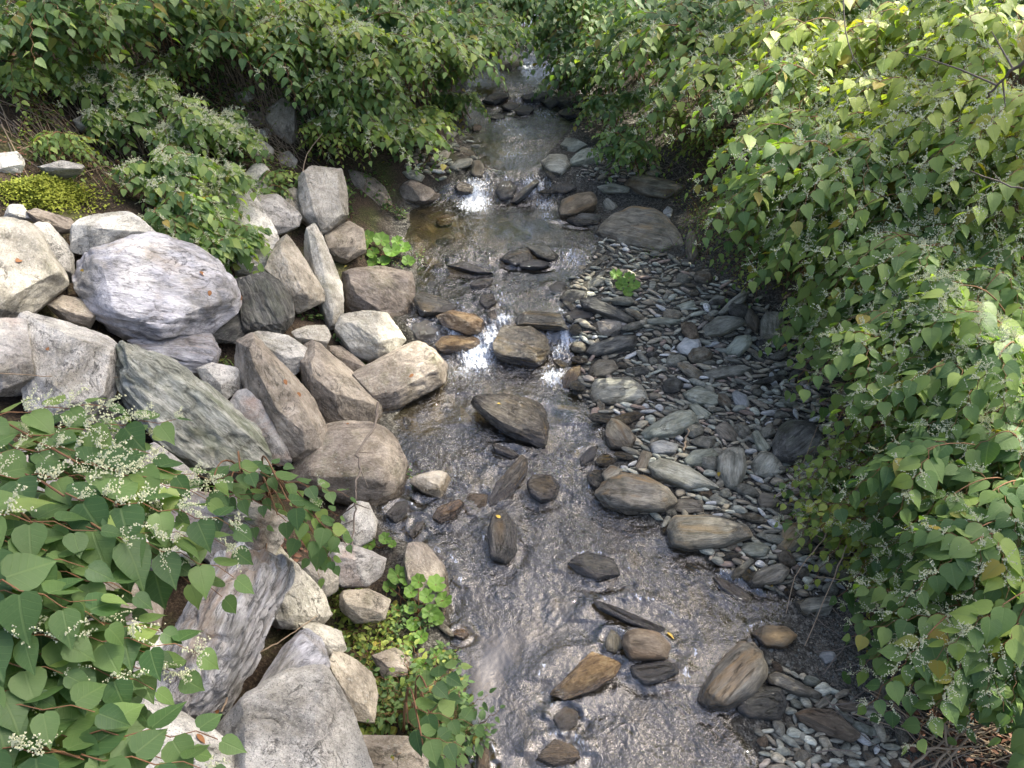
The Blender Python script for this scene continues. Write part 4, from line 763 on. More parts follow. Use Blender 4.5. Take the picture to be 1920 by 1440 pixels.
BARG = np.array([(1040, 540), (1110, 470), (1110, 430), (1060, 300), (1110, 250), (1230, 300), (1300, 400), (1440, 540), (1500, 640), (1600, 760), (1640, 900), (1640, 1040), (1740, 1180), (1800, 1320), (1850, 1460), (1400, 1480), (1390, 1340), (1450, 1200), (1500, 1130), (1330, 1050), (1240, 990), (1100, 900), (1190, 850), (1100, 760), (1090, 660), (1050, 590)])
gravel(BARG, 20000, .010, .04, (.03, .03, .024), (.15, .15, .125), 'gravel')  # dark tones put shade into the gaps between the bar stones
gravel(np.array([(1520, 1120), (1660, 1120), (1760, 1250), (1800, 1460), (1440, 1460), (1530, 1280)]), 16000, .006, .025, (.035, .032, .025), (.15, .138, .11), 'fine_gravel')

def cobble_stuff(name, polys, smin, smax, k=.85, seed=5):
    rr = random.Random(seed); base = []
    for j, dms in enumerate([(1.5, .62, .42), (1.15, .8, .5), (1.0, .8, .5), (1.8, .55, .32), (1.3, .55, .28)]):
        pts = []
        for t in range(10):
            a_ = 2 * PI * t / 10; r = rr.uniform(.8, 1.12); L, Wd, T = dms
            pts += [(L * r * math.cos(a_), Wd * r * math.sin(a_), 0), (L * .7 * r * math.cos(a_), Wd * .7 * r * math.sin(a_), T * rr.uniform(.6, 1)), (L * .7 * r * math.cos(a_), Wd * .7 * r * math.sin(a_), -T * .7)]
        base.append(finish_rock(np.array(pts) * .5, .7, j == 1, 6, j * 1.7 + .3, .6))
    VV, FF, CC, b = [], [], [], 0
    PAL = np.array([(.16, .158, .122), (.115, .112, .088), (.29, .29, .23), (.20, .18, .13), (.135, .118, .085), (.19, .195, .155), (.22, .19, .15), (.28, .28, .26), (.17, .13, .10)])
    for poly, N in polys:
        x0, y0 = poly.min(0); x1, y1 = poly.max(0); n = 0
        for _ in range(N * 14):
            if n >= N: break
            px, py = rr.uniform(x0, x1), rr.uniform(y0, y1)
            if not inside(px, py, poly): continue
            L = smin * (smax / smin) ** rr.random(); g = hp(px, py, 0); dep = g[1] * math.cos(R(PITCH)) + (CAMZ - g[2]) * math.sin(R(PITCH)); rpx = L * F / dep * .4
            if not clear(px, py, rpx, k): continue
            placed.append((px, py, rpx)); V, Fa = rr.choice(base); s_ = L * .68; eu = (rr.gauss(0, .25) - .2, rr.gauss(0, .25), rr.gauss(-.25, .6))
            Mx = np.array(Matrix.Rotation(eu[2], 3, 'Z') @ Matrix.Rotation(eu[1], 3, 'Y') @ Matrix.Rotation(eu[0], 3, 'X'))
            VV.append((V * s_) @ Mx.T + g + np.array([0, 0, s_ * .14])); FF.append(Fa + b); b += len(V)
            c = PAL[rr.choice([0, 0, 1, 1, 2, 3, 3, 4, 4, 5, 5, 6, 7, 8])] * rr.uniform(1.0, 1.9); CC.append(np.tile((*c, 1), (len(V), 1))); n += 1
    tag(link(name, mesh_np(name, np.concatenate(VV), np.concatenate(FF), True, col=np.concatenate(CC)), MC), kind='stuff')
s = NT('cobble_stone'); a_ = s.n('Attribute', attribute_name='Col').outputs['Color']; tc = s.n('TexCoord').outputs['Object']; mp = s.map(tc, scale=(.5, 1.6, 2.4), rot=(.2, .1, -.25))
nn = s.noise(mp, 28, 7, .7); s.pbr(s.mix(1.0, a_, s.ramp(nn, [(.35, .5), (.5, 1.0), (.65, 1.55)]), 'MULTIPLY'), .8, s.bump(nn, .8, .015)); MC = s.m
cobble_stuff('cobbles', [(BAR, 900), (LOW, 90), (TOP, 160), (UPB, 70), (UPL, 60)], .09, .20, k=.55)
cobble_stuff('small_cobbles', [(BAR, 1300), (LOW, 200), (UPB, 120)], .04, .09, k=.7, seed=8)

# the stream answers to its stones: foam collars, swell upstream, trailing dips
ff_ = foam.copy(); zz_ = WZ.copy()
for C_, Mi_, sz_ in STN:
    if not (xl(C_[1]) - .2 < C_[0] < xr(C_[1]) + .2) or C_[1] > 15.4: continue
    rx, ry = np.abs(Mi_[:, 0]).max() * 1.02 + .02, np.abs(Mi_[:, 1]).max() * 1.0 + .03
    m_ = (np.abs(WX - C_[0]) < 3 * rx) & (np.abs(WY - C_[1]) < 4 * ry + .3); dx = (WX[m_] - C_[0]) / rx; dy = (WY[m_] - C_[1]) / ry; d_ = np.hypot(dx, dy)
    nz_ = np.clip(.5 + fbm(WX[m_] * 14, WY[m_] * 9, 2, 3), 0, 1.2)
    ring = np.exp(-((d_ - 1.12) / .16) ** 2) * (.6 + .4 * np.sign(dy)) ; tail = np.exp(-((np.abs(dx) - .75 - .12 * np.clip(-dy, 0, 4)) / .18) ** 2) * np.clip(-dy, 0, 1) * np.exp(np.minimum(dy, 0) * .55)
    ff_[m_] = np.maximum(ff_[m_], (.50 * ring + .34 * tail) * nz_); zz_[m_] += .014 * np.exp(-((d_ - 1.15) / .3) ** 2) * np.sign(dy) + .006 * tail
wm.attributes['foam'].data.foreach_set('value', ff_.ravel().astype(np.float32))
wm.vertices.foreach_set('co', np.stack([WX, WY, zz_], -1).astype(np.float32).ravel()); wm.update()
# ------------------------------------------------------------------ foliage
def leaf_mat(name, c_dark, c_mid, c_light, rough=.48, trans=.36):
    s = NT(name); uv = s.n('UVMap'); sx = s.n('SeparateXYZ'); s.l(uv.outputs[0], sx.inputs[0]); u, v = sx.outputs[0], sx.outputs[1]
    a_ = s.n('Attribute', attribute_name='Col'); sp_ = s.n('SeparateColor'); s.l(a_.outputs['Color'], sp_.inputs[0])
    au = s.math('ABSOLUTE', s.math('SUBTRACT', u, .5))
    mid = s.ramp(au, [(.012, 1), (.03, 0)])
    sv = s.math('FRACT', s.math('SUBTRACT', s.math('MULTIPLY', v, 6.5), s.math('MULTIPLY', au, 4.0)))
    side = s.math('MULTIPLY', s.ramp(s.math('ABSOLUTE', s.math('SUBTRACT', sv, .5)), [(.02, 1), (.09, 0)]), .5)
    vein = s.math('MAXIMUM', mid, side)
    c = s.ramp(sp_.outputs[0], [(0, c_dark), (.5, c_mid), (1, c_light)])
    tc = s.n('TexCoord').outputs['Object']
    c = s.mix(s.math('MULTIPLY', s.noise(tc, 35, 4, .6), .35), c, s.mix(1.0, c, (.6, .7, .55), 'MULTIPLY'))
    c = s.mix(sp_.outputs[1], c, (.28, .20, .035))                        # yellowing leaves
    c = s.mix(s.math('MULTIPLY', vein, .30), c, (.17, .24, .09))
    pr = s.pbr(c, rough, s.bump(s.math('SUBTRACT', s.noise(tc, 60, 2), s.math('MULTIPLY', vein, .8)), .35, .004), .28, surface=False)
    tl = s.n('BsdfTranslucent'); s.l(s.mix(1.0, c, (1.8, 2.0, .5), 'MULTIPLY'), tl.inputs[0])
    mx = s.n('MixShader'); mx.inputs[0].default_value = trans; s.l(pr.outputs[0], mx.inputs[1]); s.l(tl.outputs[0], mx.inputs[2]); s.l(mx.outputs[0], s.out.inputs[0]); return s.m
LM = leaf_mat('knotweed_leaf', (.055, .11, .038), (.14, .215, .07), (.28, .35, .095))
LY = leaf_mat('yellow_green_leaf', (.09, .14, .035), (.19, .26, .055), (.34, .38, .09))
LB = leaf_mat('bright_green_leaf', (.08, .18, .02), (.14, .30, .03), (.22, .42, .05), rough=.5)
LH = leaf_mat('herb_leaf', (.045, .09, .03), (.095, .165, .055), (.17, .25, .08))
def plain(name, c, c2=None, rough=.8, sc_=20, trans=0):
    s = NT(name); tc = s.n('TexCoord').outputs['Object']; col = s.mix(s.noise(tc, sc_, 4, .6), c, c2 or tuple(.5 * a for a in c))
    p = s.pbr(col, rough); return s.m
STEM = plain('green_brown_stem', (.14, .10, .04), (.20, .07, .03)); STRAW = plain('dead_straw_stem', (.36, .28, .18), (.17, .12, .08)); BARK = plain('bark', (.20, .165, .13), (.08, .065, .05))
FLOW = plain('cream_flower', (.62, .62, .42), (.48, .50, .30)); DEADL = plain('fallen_leaf', (.30, .13, .04), (.17, .08, .035), sc_=40); YELL = plain('yellow_fallen_leaf', (.65, .45, .06), (.5, .33, .05))
MOSS = plain('yellow_moss', (.34, .36, .03), (.13, .18, .02)); WOOD = plain('rotten_wood', (.21, .14, .085), (.10, .065, .04), sc_=60)
def leaf_tpl(seg, kind='heart'):
    if kind == 'heart':
        ts = {7: [0, .07, .2, .4, .62, .82, 1], 4: [0, .18, .5, 1]}[seg]; wd = {7: [.10, .32, .41, .39, .27, .10, 0], 4: [.12, .41, .33, 0]}[seg]; off = {7: [-.05, -.03, 0, 0, 0, 0, 0], 4: [-.05, -.02, 0, 0]}[seg]
    else:
        ts = {7: [0, .1, .25, .45, .65, .85, 1], 4: [0, .25, .6, 1]}[seg]; wd = {7: [0, .16, .27, .3, .24, .12, 0], 4: [0, .28, .25, 0]}[seg]; off = [0] * 7
    V, UV = [], []
    for t, w_, o_ in zip(ts, wd, off):
        z = -.22 * t * t
        V += [(-w_, t + o_, z + .28 * w_ - .35 * w_ * w_), (0, t, z), (w_, t + o_, z + .28 * w_ - .35 * w_ * w_)]; UV += [(.5 - w_, t), (.5, t), (.5 + w_, t)]
    Fq = []
    for i in range(len(ts) - 1):
        a = 3 * i; Fq += [(a, a + 1, a + 4, a + 3), (a + 1, a + 2, a + 5, a + 4)]
    return np.array(V), np.array(Fq), np.array(UV)
TPL = {(s_, k): leaf_tpl(s_, k) for s_ in (7, 4) for k in ('heart', 'oval')}
FLK = .8
class Plant:
    def __init__(s): s.L = []; s.tub = []; s.fl = []
    def leaf(s, p, y, size, up=(0, 0, 1), tint=.5, yel=0., roll=0.):
        s.L.append((*p, *y, *up, size, tint, yel, roll))
    def tube(s, pts, r0, r1): s.tub.append((np.array(pts), r0, r1))
    def leaves_mesh(s, name, seg, kind='heart'):
        if not s.L: return None
        A = np.array(s.L, float); T, Fq, UV = TPL[(seg, kind)]; n = len(A)
        y = A[:, 3:6]; y /= np.linalg.norm(y, axis=1)[:, None]; up = A[:, 6:9]; x = np.cross(y, up); x /= np.linalg.norm(x, axis=1)[:, None] + 1e-6; z = np.cross(x, y)
        cr, sr = np.cos(A[:, 12])[:, None], np.sin(A[:, 12])[:, None]; x, z = x * cr + z * sr, z * cr - x * sr
        sz = A[:, 9][:, None, None]; bend = RNG.uniform(.4, 2.0, n)[:, None, None]; ww = RNG.uniform(.82, 1.12, n)[:, None, None]
        W = A[:, None, :3] + sz * (ww * T[None, :, 0:1] * x[:, None] + T[None, :, 1:2] * y[:, None] + bend * T[None, :, 2:3] * z[:, None])
        k = len(T); Fg = (Fq[None] + k * np.arange(n)[:, None, None]).reshape(-1, 4)
        c = np.stack([A[:, 10], A[:, 11], 0 * A[:, 10], 1 + 0 * A[:, 10]], -1)
        return mesh_np(name, W.reshape(-1, 3), Fg, True, uv=np.tile(UV, (n, 1)), col=np.repeat(np.clip(c, 0, 1), k, 0))
    def tubes_mesh(s, name, sides=4):
        if not s.tub: return None
        VV, FF, b = [], [], 0
        for pts, r0, r1 in s.tub:
            n = len(pts); d = np.gradient(pts, axis=0); d /= np.linalg.norm(d, axis=1)[:, None] + 1e-9
            ref = np.where(np.abs(d[:, 2:3]) > .9, np.array([[1., 0, 0]]), np.array([[0, 0, 1.]])); x = np.cross(d, ref); x /= np.linalg.norm(x, axis=1)[:, None]; y = np.cross(d, x)
            r = np.linspace(r0, r1, n)[:, None]
            ring = np.stack([pts + r * (math.cos(2 * PI * k / sides) * x + math.sin(2 * PI * k / sides) * y) for k in range(sides)], 1).reshape(-1, 3)
            VV.append(ring)
            for i in range(n - 1):
                for k in range(sides):
                    k2 = (k + 1) % sides; FF.append((b + i * sides + k, b + i * sides + k2, b + (i + 1) * sides + k2, b + (i + 1) * sides + k))
            b += len(ring)
        return mesh_np(name, np.concatenate(VV), FF, True)
    def flowers_mesh(s, name, dots):
        """panicles: thin spikes beaded with tiny cream flowers"""
        if not s.fl: return None
        T = np.array([(1, 0, -.6), (-.5, .87, -.6), (-.5, -.87, -.6), (0, 0, 1)]); Ft = np.array([(0, 1, 3), (1, 2, 3), (2, 0, 3), (0, 2, 1)])
        P, S = [], []
        for p, d, sz in s.fl:
            p = np.array(p); d = np.array(d, float)
            for k in range(RNG.integers(4, 8)):
                q = d + RNG.normal(0, .45, 3); q /= np.linalg.norm(q); L = sz * RNG.uniform(.5, 1.1)
                t = np.linspace(.1, 1, dots)[:, None] + RNG.uniform(-.03, .03, (dots, 1)); sag = np.array([0, 0, -1]) * (t ** 2) * L * .25
                P.append(p + q * t * L + sag + RNG.normal(0, .035 * sz, (dots, 3))); S.append(RNG.uniform(.024, .042, dots) * sz * (12 / dots) ** .5 * 1.2)
        P = np.concatenate(P); S = np.concatenate(S); n = len(P); A = RNG.uniform(0, 6.28, n); c_, s_ = np.cos(A)[:, None], np.sin(A)[:, None]
        x = T[None, :, 0] * c_ - T[None, :, 1] * s_; y = T[None, :, 0] * s_ + T[None, :, 1] * c_
        W = P[:, None] + S[:, None, None] * np.stack([x, y, np.broadcast_to(T[None, :, 2], x.shape)], -1)
        return mesh_np(name, W.reshape(-1, 3), (Ft[None] + 4 * np.arange(n)[:, None, None]).reshape(-1, 3), False)
    def build(s, name, loc, label, cat, group, lmat, seg=4, kind='heart', dots=9, stemmat=None):
        o = empty(name, loc, label, cat, group); loc = np.array(loc)
        for a in s.L: pass
        s.L = [(a[0] - loc[0], a[1] - loc[1], a[2] - loc[2], *a[3:]) for a in s.L]; s.tub = [(p - loc, a, b) for p, a, b in s.tub]; s.fl = [(np.array(p) - loc, d, z) for p, d, z in s.fl]
        for nm, me, m in (('foliage', s.leaves_mesh('foliage', seg, kind), lmat), ('stems', s.tubes_mesh('stems'), stemmat or STEM), ('flowers', s.flowers_mesh('flowers', dots), FLOW)):
            if me: link(nm, me, m, o)
        return o
    def spray(s, p0, d, L, ls, n, flower=.3, tint=.5, yel=.03, droop=.35, fsz=None, jit=1.0):
        p0 = np.array(p0, float); d = np.array(d, float); d /= np.linalg.norm(d)
        side = np.cross(d, (0, 0, 1.)); side /= np.linalg.norm(side) + 1e-6; up = np.cross(side, d)
        t = np.linspace(0, 1, n + 1); zig = (np.arange(n + 1) % 2 - .5)[:, None] * side * .05 * L
        P = p0 + d * (t[:, None] * L) + np.array([0, 0, -1]) * (droop * L * t[:, None] ** 2) + zig
        s.tube(P, .0035 * (L / .5) ** .5, .0015)
        for i in range(n + 1):
            sg = 1 if i % 2 else -1; k = 1 - .45 * t[i] if i < n else .5
            dd = P[min(i + 1, n)] - P[max(i - 1, 0)]; dd /= np.linalg.norm(dd)
            if i == n: y = dd
            else: y = dd * random.uniform(.35, .75) + side * sg * random.uniform(.75, 1.0)
            y = y + np.array([0, 0, -1]) * random.uniform(.1, .75) * jit; y /= np.linalg.norm(y)
            up_ = np.array([0, 0, 1.]) + .25 * RNG.normal(size=3) * jit + .35 * up
            s.leaf(P[i] + y * .012, y, ls * k * random.uniform(.85, 1.15), up_, tint + random.gauss(0, .26), (random.random() < yel) * random.uniform(.3, .9), random.gauss(0, .22))
            if random.random() < flower * FLK:
                s.fl.append((P[i] + np.array([0, 0, .01]), (dd * .6 + np.array([0, 0, .9]) + side * random.uniform(-.4, .4)), (fsz or ls * .62) * random.uniform(.7, 1.2)))
def bez(a, b, c, n=9):
    t = np.linspace(0, 1, n)[:, None]; return (1 - t) ** 2 * a + 2 * t * (1 - t) * b + t * t * c
def knot(px, py, h, r, lean, label, group='knotweed bushes on the right bank', ncane=7, nspr=6, ls=.12, n=9, flower=.3, tint=.5, yel=.03, lmat=None, seg=4, flat=.5, L=.45, name='knotweed_plant', cat='knotweed', dots=8, droop=.35, kind='heart'):
    """a clump of arching canes whose crown is centred on photo pixel (px, py), h metres above the ground"""
    C = hp(px, py, h); lean = np.array([*lean, 0.]); B0 = C - lean * .8 * h; B0[2] = float(H(B0[0], B0[1])) - .03
    P = Plant()
    for k in range(ncane):
        a_ = 2 * PI * (k + random.random()) / ncane; rr = r * random.uniform(.35, 1.0)
        E = C + np.array([math.cos(a_) * rr, math.sin(a_) * rr, r * flat * random.uniform(-.8, .6) - flat * rr * rr / r * .5]) + lean * .2 * r
        b = B0 + np.array([random.gauss(0, .12), random.gauss(0, .12), 0]); m = b * .35 + E * .65; m[2] = max(E[2], b[2]) + .15 * h + .1
        E[2] = max(E[2], float(H(E[0], E[1])) + .08)
        cane = bez(b, m, E, 12); P.tube(cane, .008, .003)
        dirE = cane[-1] - cane[-3]
        P.spray(cane[-1], dirE, L, ls, n, flower, tint, yel, droop, jit=.65)
        for j in range(nspr):
            t = random.uniform(.4, .97); q = cane[int(t * 11)]; tang = cane[min(int(t * 11) + 1, 11)] - cane[max(int(t * 11) - 1, 0)]
            az = math.atan2(tang[1], tang[0]) + (1 if j % 2 else -1) * random.uniform(.5, 1.3)
            P.spray(q, (math.cos(az), math.sin(az), random.uniform(-.25, .35)), L * random.uniform(.7, 1.2), ls * random.uniform(.8, 1.1), n, flower, tint + random.gauss(0, .12), yel, droop, jit=.65)
    return P.build(name, tuple(B0), label, cat, group, lmat or LM, seg, kind, dots)
GR = 'knotweed bushes on the right bank'
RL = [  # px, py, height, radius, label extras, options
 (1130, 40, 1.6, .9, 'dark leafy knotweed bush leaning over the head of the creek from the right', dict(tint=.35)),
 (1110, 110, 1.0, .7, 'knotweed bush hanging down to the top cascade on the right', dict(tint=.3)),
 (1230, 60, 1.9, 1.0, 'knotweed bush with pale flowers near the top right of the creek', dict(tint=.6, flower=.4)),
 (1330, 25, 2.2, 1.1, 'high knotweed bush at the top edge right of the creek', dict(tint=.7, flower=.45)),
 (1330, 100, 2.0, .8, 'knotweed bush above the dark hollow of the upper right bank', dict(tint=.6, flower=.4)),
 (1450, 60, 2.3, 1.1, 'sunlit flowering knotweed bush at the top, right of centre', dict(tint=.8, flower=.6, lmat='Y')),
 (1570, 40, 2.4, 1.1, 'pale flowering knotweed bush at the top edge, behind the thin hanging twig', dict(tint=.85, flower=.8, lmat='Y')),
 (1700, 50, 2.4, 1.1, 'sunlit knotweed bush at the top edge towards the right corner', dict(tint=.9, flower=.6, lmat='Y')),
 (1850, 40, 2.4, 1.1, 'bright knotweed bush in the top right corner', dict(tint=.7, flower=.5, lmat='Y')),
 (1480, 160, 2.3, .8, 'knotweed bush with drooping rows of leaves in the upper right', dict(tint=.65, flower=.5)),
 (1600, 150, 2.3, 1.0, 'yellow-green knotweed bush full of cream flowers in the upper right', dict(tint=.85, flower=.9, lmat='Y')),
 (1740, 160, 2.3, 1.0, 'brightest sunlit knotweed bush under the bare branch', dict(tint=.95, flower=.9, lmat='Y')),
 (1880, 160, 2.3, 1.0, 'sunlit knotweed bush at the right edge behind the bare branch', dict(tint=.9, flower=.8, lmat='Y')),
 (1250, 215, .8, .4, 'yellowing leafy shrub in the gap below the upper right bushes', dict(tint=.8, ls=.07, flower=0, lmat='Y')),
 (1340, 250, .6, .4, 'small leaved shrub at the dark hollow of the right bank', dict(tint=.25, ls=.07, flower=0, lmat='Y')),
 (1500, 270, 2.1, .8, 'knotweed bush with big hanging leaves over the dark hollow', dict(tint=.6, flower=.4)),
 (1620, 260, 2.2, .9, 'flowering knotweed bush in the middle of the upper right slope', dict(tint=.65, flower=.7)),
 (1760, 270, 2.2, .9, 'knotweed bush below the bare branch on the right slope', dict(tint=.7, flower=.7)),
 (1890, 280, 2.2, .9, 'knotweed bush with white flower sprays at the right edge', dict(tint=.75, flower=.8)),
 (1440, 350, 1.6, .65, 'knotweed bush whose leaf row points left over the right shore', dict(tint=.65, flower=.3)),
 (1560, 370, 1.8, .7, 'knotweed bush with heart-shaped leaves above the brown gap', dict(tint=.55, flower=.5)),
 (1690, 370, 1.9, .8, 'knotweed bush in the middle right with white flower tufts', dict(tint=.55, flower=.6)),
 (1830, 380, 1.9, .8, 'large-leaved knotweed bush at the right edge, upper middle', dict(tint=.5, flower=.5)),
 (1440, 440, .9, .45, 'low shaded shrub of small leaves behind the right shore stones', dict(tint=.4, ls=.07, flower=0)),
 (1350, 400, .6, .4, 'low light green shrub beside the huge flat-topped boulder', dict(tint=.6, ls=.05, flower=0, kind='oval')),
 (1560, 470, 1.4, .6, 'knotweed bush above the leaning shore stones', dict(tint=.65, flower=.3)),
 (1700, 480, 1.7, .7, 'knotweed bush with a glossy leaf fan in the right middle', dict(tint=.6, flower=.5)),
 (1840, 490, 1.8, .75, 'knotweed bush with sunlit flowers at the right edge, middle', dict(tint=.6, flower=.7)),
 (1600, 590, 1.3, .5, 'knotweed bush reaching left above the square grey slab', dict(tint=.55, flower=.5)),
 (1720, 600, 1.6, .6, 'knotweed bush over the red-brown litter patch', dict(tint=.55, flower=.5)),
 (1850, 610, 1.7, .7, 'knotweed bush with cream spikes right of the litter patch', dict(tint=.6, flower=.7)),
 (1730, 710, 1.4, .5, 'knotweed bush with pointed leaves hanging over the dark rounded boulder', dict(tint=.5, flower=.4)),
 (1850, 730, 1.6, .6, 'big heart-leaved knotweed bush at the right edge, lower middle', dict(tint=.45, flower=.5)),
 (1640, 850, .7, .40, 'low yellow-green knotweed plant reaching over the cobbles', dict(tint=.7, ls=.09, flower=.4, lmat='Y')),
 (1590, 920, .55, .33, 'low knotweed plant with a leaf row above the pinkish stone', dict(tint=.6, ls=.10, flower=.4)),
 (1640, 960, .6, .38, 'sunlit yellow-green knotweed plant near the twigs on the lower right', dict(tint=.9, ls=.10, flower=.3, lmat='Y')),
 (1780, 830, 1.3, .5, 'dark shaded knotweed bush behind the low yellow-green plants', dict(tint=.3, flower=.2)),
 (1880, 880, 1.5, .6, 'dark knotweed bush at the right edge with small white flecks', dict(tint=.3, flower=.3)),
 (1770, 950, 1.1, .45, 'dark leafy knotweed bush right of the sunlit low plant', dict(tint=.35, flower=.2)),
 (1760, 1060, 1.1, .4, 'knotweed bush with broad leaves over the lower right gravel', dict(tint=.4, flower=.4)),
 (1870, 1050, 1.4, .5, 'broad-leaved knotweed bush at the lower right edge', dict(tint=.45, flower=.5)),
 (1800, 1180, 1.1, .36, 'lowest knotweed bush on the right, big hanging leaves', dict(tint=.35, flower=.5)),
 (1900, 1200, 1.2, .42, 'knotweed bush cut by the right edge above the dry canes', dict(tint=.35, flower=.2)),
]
for px, py, h, r, lb, kw in RL:
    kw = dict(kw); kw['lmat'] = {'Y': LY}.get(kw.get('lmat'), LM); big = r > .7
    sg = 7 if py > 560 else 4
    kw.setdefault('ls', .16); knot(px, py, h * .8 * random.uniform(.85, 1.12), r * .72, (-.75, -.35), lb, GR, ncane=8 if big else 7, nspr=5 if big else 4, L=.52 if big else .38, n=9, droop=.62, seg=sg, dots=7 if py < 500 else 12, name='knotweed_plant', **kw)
for i_, (x_, y_, h_, l_) in enumerate([(5.6, 3.2, 1.6, 'knotweed bush behind the close right bushes, nearest the viewer'), (6.6, 4.6, 1.7, 'knotweed bush on the upper right slope, above the dry canes'), (5.4, 5.6, 1.6, 'knotweed bush behind the big heart-leaved one at the right edge'), (7.2, 6.8, 1.8, 'knotweed bush high on the right slope outside the frame'), (6.0, 8.0, 1.8, 'knotweed bush behind the right edge, upper middle'), (7.8, 9.2, 1.8, 'knotweed bush high on the right slope behind the bare branch'), (4.6, 2.0, 1.3, 'knotweed bush right of the dry canes outside the frame')]):
    zc_ = float(H(x_, y_)) + h_ * .8; u_, v_, _z = proj(np.array([x_, y_, zc_]))
    knot(float(u_[0]), float(v_[0]), h_ * .8, .9, (-.4, -.2), l_, GR, ncane=9, nspr=6, L=.5, n=8, ls=.16, flower=.3, tint=.5)
GL = 'knotweed bushes on the left bank'
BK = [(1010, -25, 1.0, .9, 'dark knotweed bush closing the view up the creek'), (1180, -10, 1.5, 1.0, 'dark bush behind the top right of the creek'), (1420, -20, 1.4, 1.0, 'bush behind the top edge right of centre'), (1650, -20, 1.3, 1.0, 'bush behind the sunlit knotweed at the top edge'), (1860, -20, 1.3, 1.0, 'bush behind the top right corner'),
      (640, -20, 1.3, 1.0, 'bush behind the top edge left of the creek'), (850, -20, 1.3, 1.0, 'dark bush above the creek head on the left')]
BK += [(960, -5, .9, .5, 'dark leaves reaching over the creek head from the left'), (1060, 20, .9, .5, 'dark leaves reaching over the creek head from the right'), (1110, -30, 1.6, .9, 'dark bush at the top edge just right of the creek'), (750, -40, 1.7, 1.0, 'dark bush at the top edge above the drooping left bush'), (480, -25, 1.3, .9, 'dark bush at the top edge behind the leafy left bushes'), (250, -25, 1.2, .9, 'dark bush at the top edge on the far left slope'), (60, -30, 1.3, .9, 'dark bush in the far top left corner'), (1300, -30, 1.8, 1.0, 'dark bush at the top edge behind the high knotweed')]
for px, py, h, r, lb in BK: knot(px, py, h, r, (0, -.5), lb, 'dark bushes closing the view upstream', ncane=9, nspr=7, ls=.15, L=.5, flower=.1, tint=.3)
for px, py, h, r, lb in [(925, 40, 1.0, .5, 'dark knotweed leaves hanging left of the pale creek-head boulder'), (830, 120, .7, .4, 'dark knotweed plant on the left shore of the creek head'), (1075, 75, .8, .45, 'light green plant on the right shore of the creek head'), (850, 170, .4, .3, 'low leafy plant at the left shore beside the black rocks'),
        (1150, 170, .7, .4, 'shaded plant at the right shore beside the black rocks'), (1185, 260, .5, .35, 'low shaded plant on the right shore above the round grey boulder')]:
    knot(px, py, h, r, (0, -.5), lb, 'shore plants beside the upper creek', ncane=6, nspr=5, ls=.12, L=.3, flower=.1, tint=.45)

LL = [
 (560, 25, 1.2, .8, 'knotweed bush at the top edge with yellow sunlit leaves', dict(tint=.6, lmat='Y')),
 (680, 60, 1.7, .95, 'tall knotweed bush at the top with cream flowers left of the creek', dict(tint=.75, flower=.5)),
 (770, 30, 1.8, 1.0, 'tall knotweed bush drooping towards the creek head from the left', dict(tint=.6, flower=.4)),
 (870, 30, 1.8, .9, 'dark knotweed bush hanging over the creek head from the left', dict(tint=.4, flower=.2)),
 (640, 140, 1.3, .7, 'knotweed bush below the tall flowering ones left of the creek', dict(tint=.6, flower=.3)),
 (690, 190, 1.2, .7, 'rounded knotweed bush with grey-green leaves beside the upper creek', dict(tint=.65, flower=.5)),
 (760, 220, .8, .5, 'knotweed bush reaching down to the upper creek on the left', dict(tint=.5, flower=.2)),
 (800, 215, .35, .3, 'low bright leafy plant at the left shore of the upper creek', dict(tint=.8, ls=.12, flower=0)),
 (620, 240, .7, .45, 'shaded yellow-green shrub under the rounded knotweed bush', dict(tint=.6, ls=.08, flower=0, lmat='Y')),
 (40, 130, .5, .35, 'light leafy plant at the left frame edge above the straw', dict(tint=.75, flower=0, ls=.1)), (110, 260, .4, .3, 'small leafy plant above the moss cushion', dict(tint=.7, flower=0, ls=.07)), (330, 110, .5, .35, 'leafy plant in the dead stems between top bushes and flowering band', dict(tint=.6, flower=.2, ls=.1)), (590, 330, .35, .25, 'leafy sprig in front of the upright lichen boulder', dict(tint=.7, flower=0, ls=.07)), (500, 340, .35, .22, 'leafy sprig behind the white angular boulder', dict(tint=.7, flower=0, ls=.08)),
 (60, 10, 1.0, .6, 'knotweed bush in the top left corner', dict(tint=.5, flower=0)),
 (200, 15, 1.1, .6, 'dark knotweed bush at the top edge on the left', dict(tint=.35, flower=0)),
 (320, 12, 1.1, .6, 'knotweed bush at the top edge above the dead stems', dict(tint=.4, flower=0)),
 (430, 15, 1.2, .6, 'leafy knotweed bush at the top edge left of the yellow one', dict(tint=.5, flower=0)),
 (170, 120, .7, .38, 'knotweed plant with cream flowers on the upper left slope', dict(tint=.6, flower=.6)),
 (260, 165, .6, .33, 'knotweed plant below the uppermost flowering one on the left slope', dict(tint=.5, flower=.4)),
 (220, 200, .6, .33, 'knotweed plant left in the band across the slope', dict(tint=.45, flower=.5)),
 (340, 215, .7, .42, 'flowering knotweed plant in the middle of the band across the slope', dict(tint=.6, flower=.7)),
 (410, 230, .6, .32, 'knotweed plant with pinkish flowers at the right end of the band', dict(tint=.6, flower=.7)),
 (300, 300, .7, .36, 'knotweed plant above the long pale boulder', dict(tint=.5, flower=.4)),
 (400, 330, .7, .36, 'flowering knotweed plant above the broad pale boulder', dict(tint=.6, flower=.8)),
 (330, 390, .6, .34, 'knotweed plant hanging over the top of the lilac slab', dict(tint=.4, flower=.15)),
 (430, 440, .55, .28, 'knotweed plant with leaf tips hanging beside the dark block', dict(tint=.45, flower=.1)),
]
FLK = .8
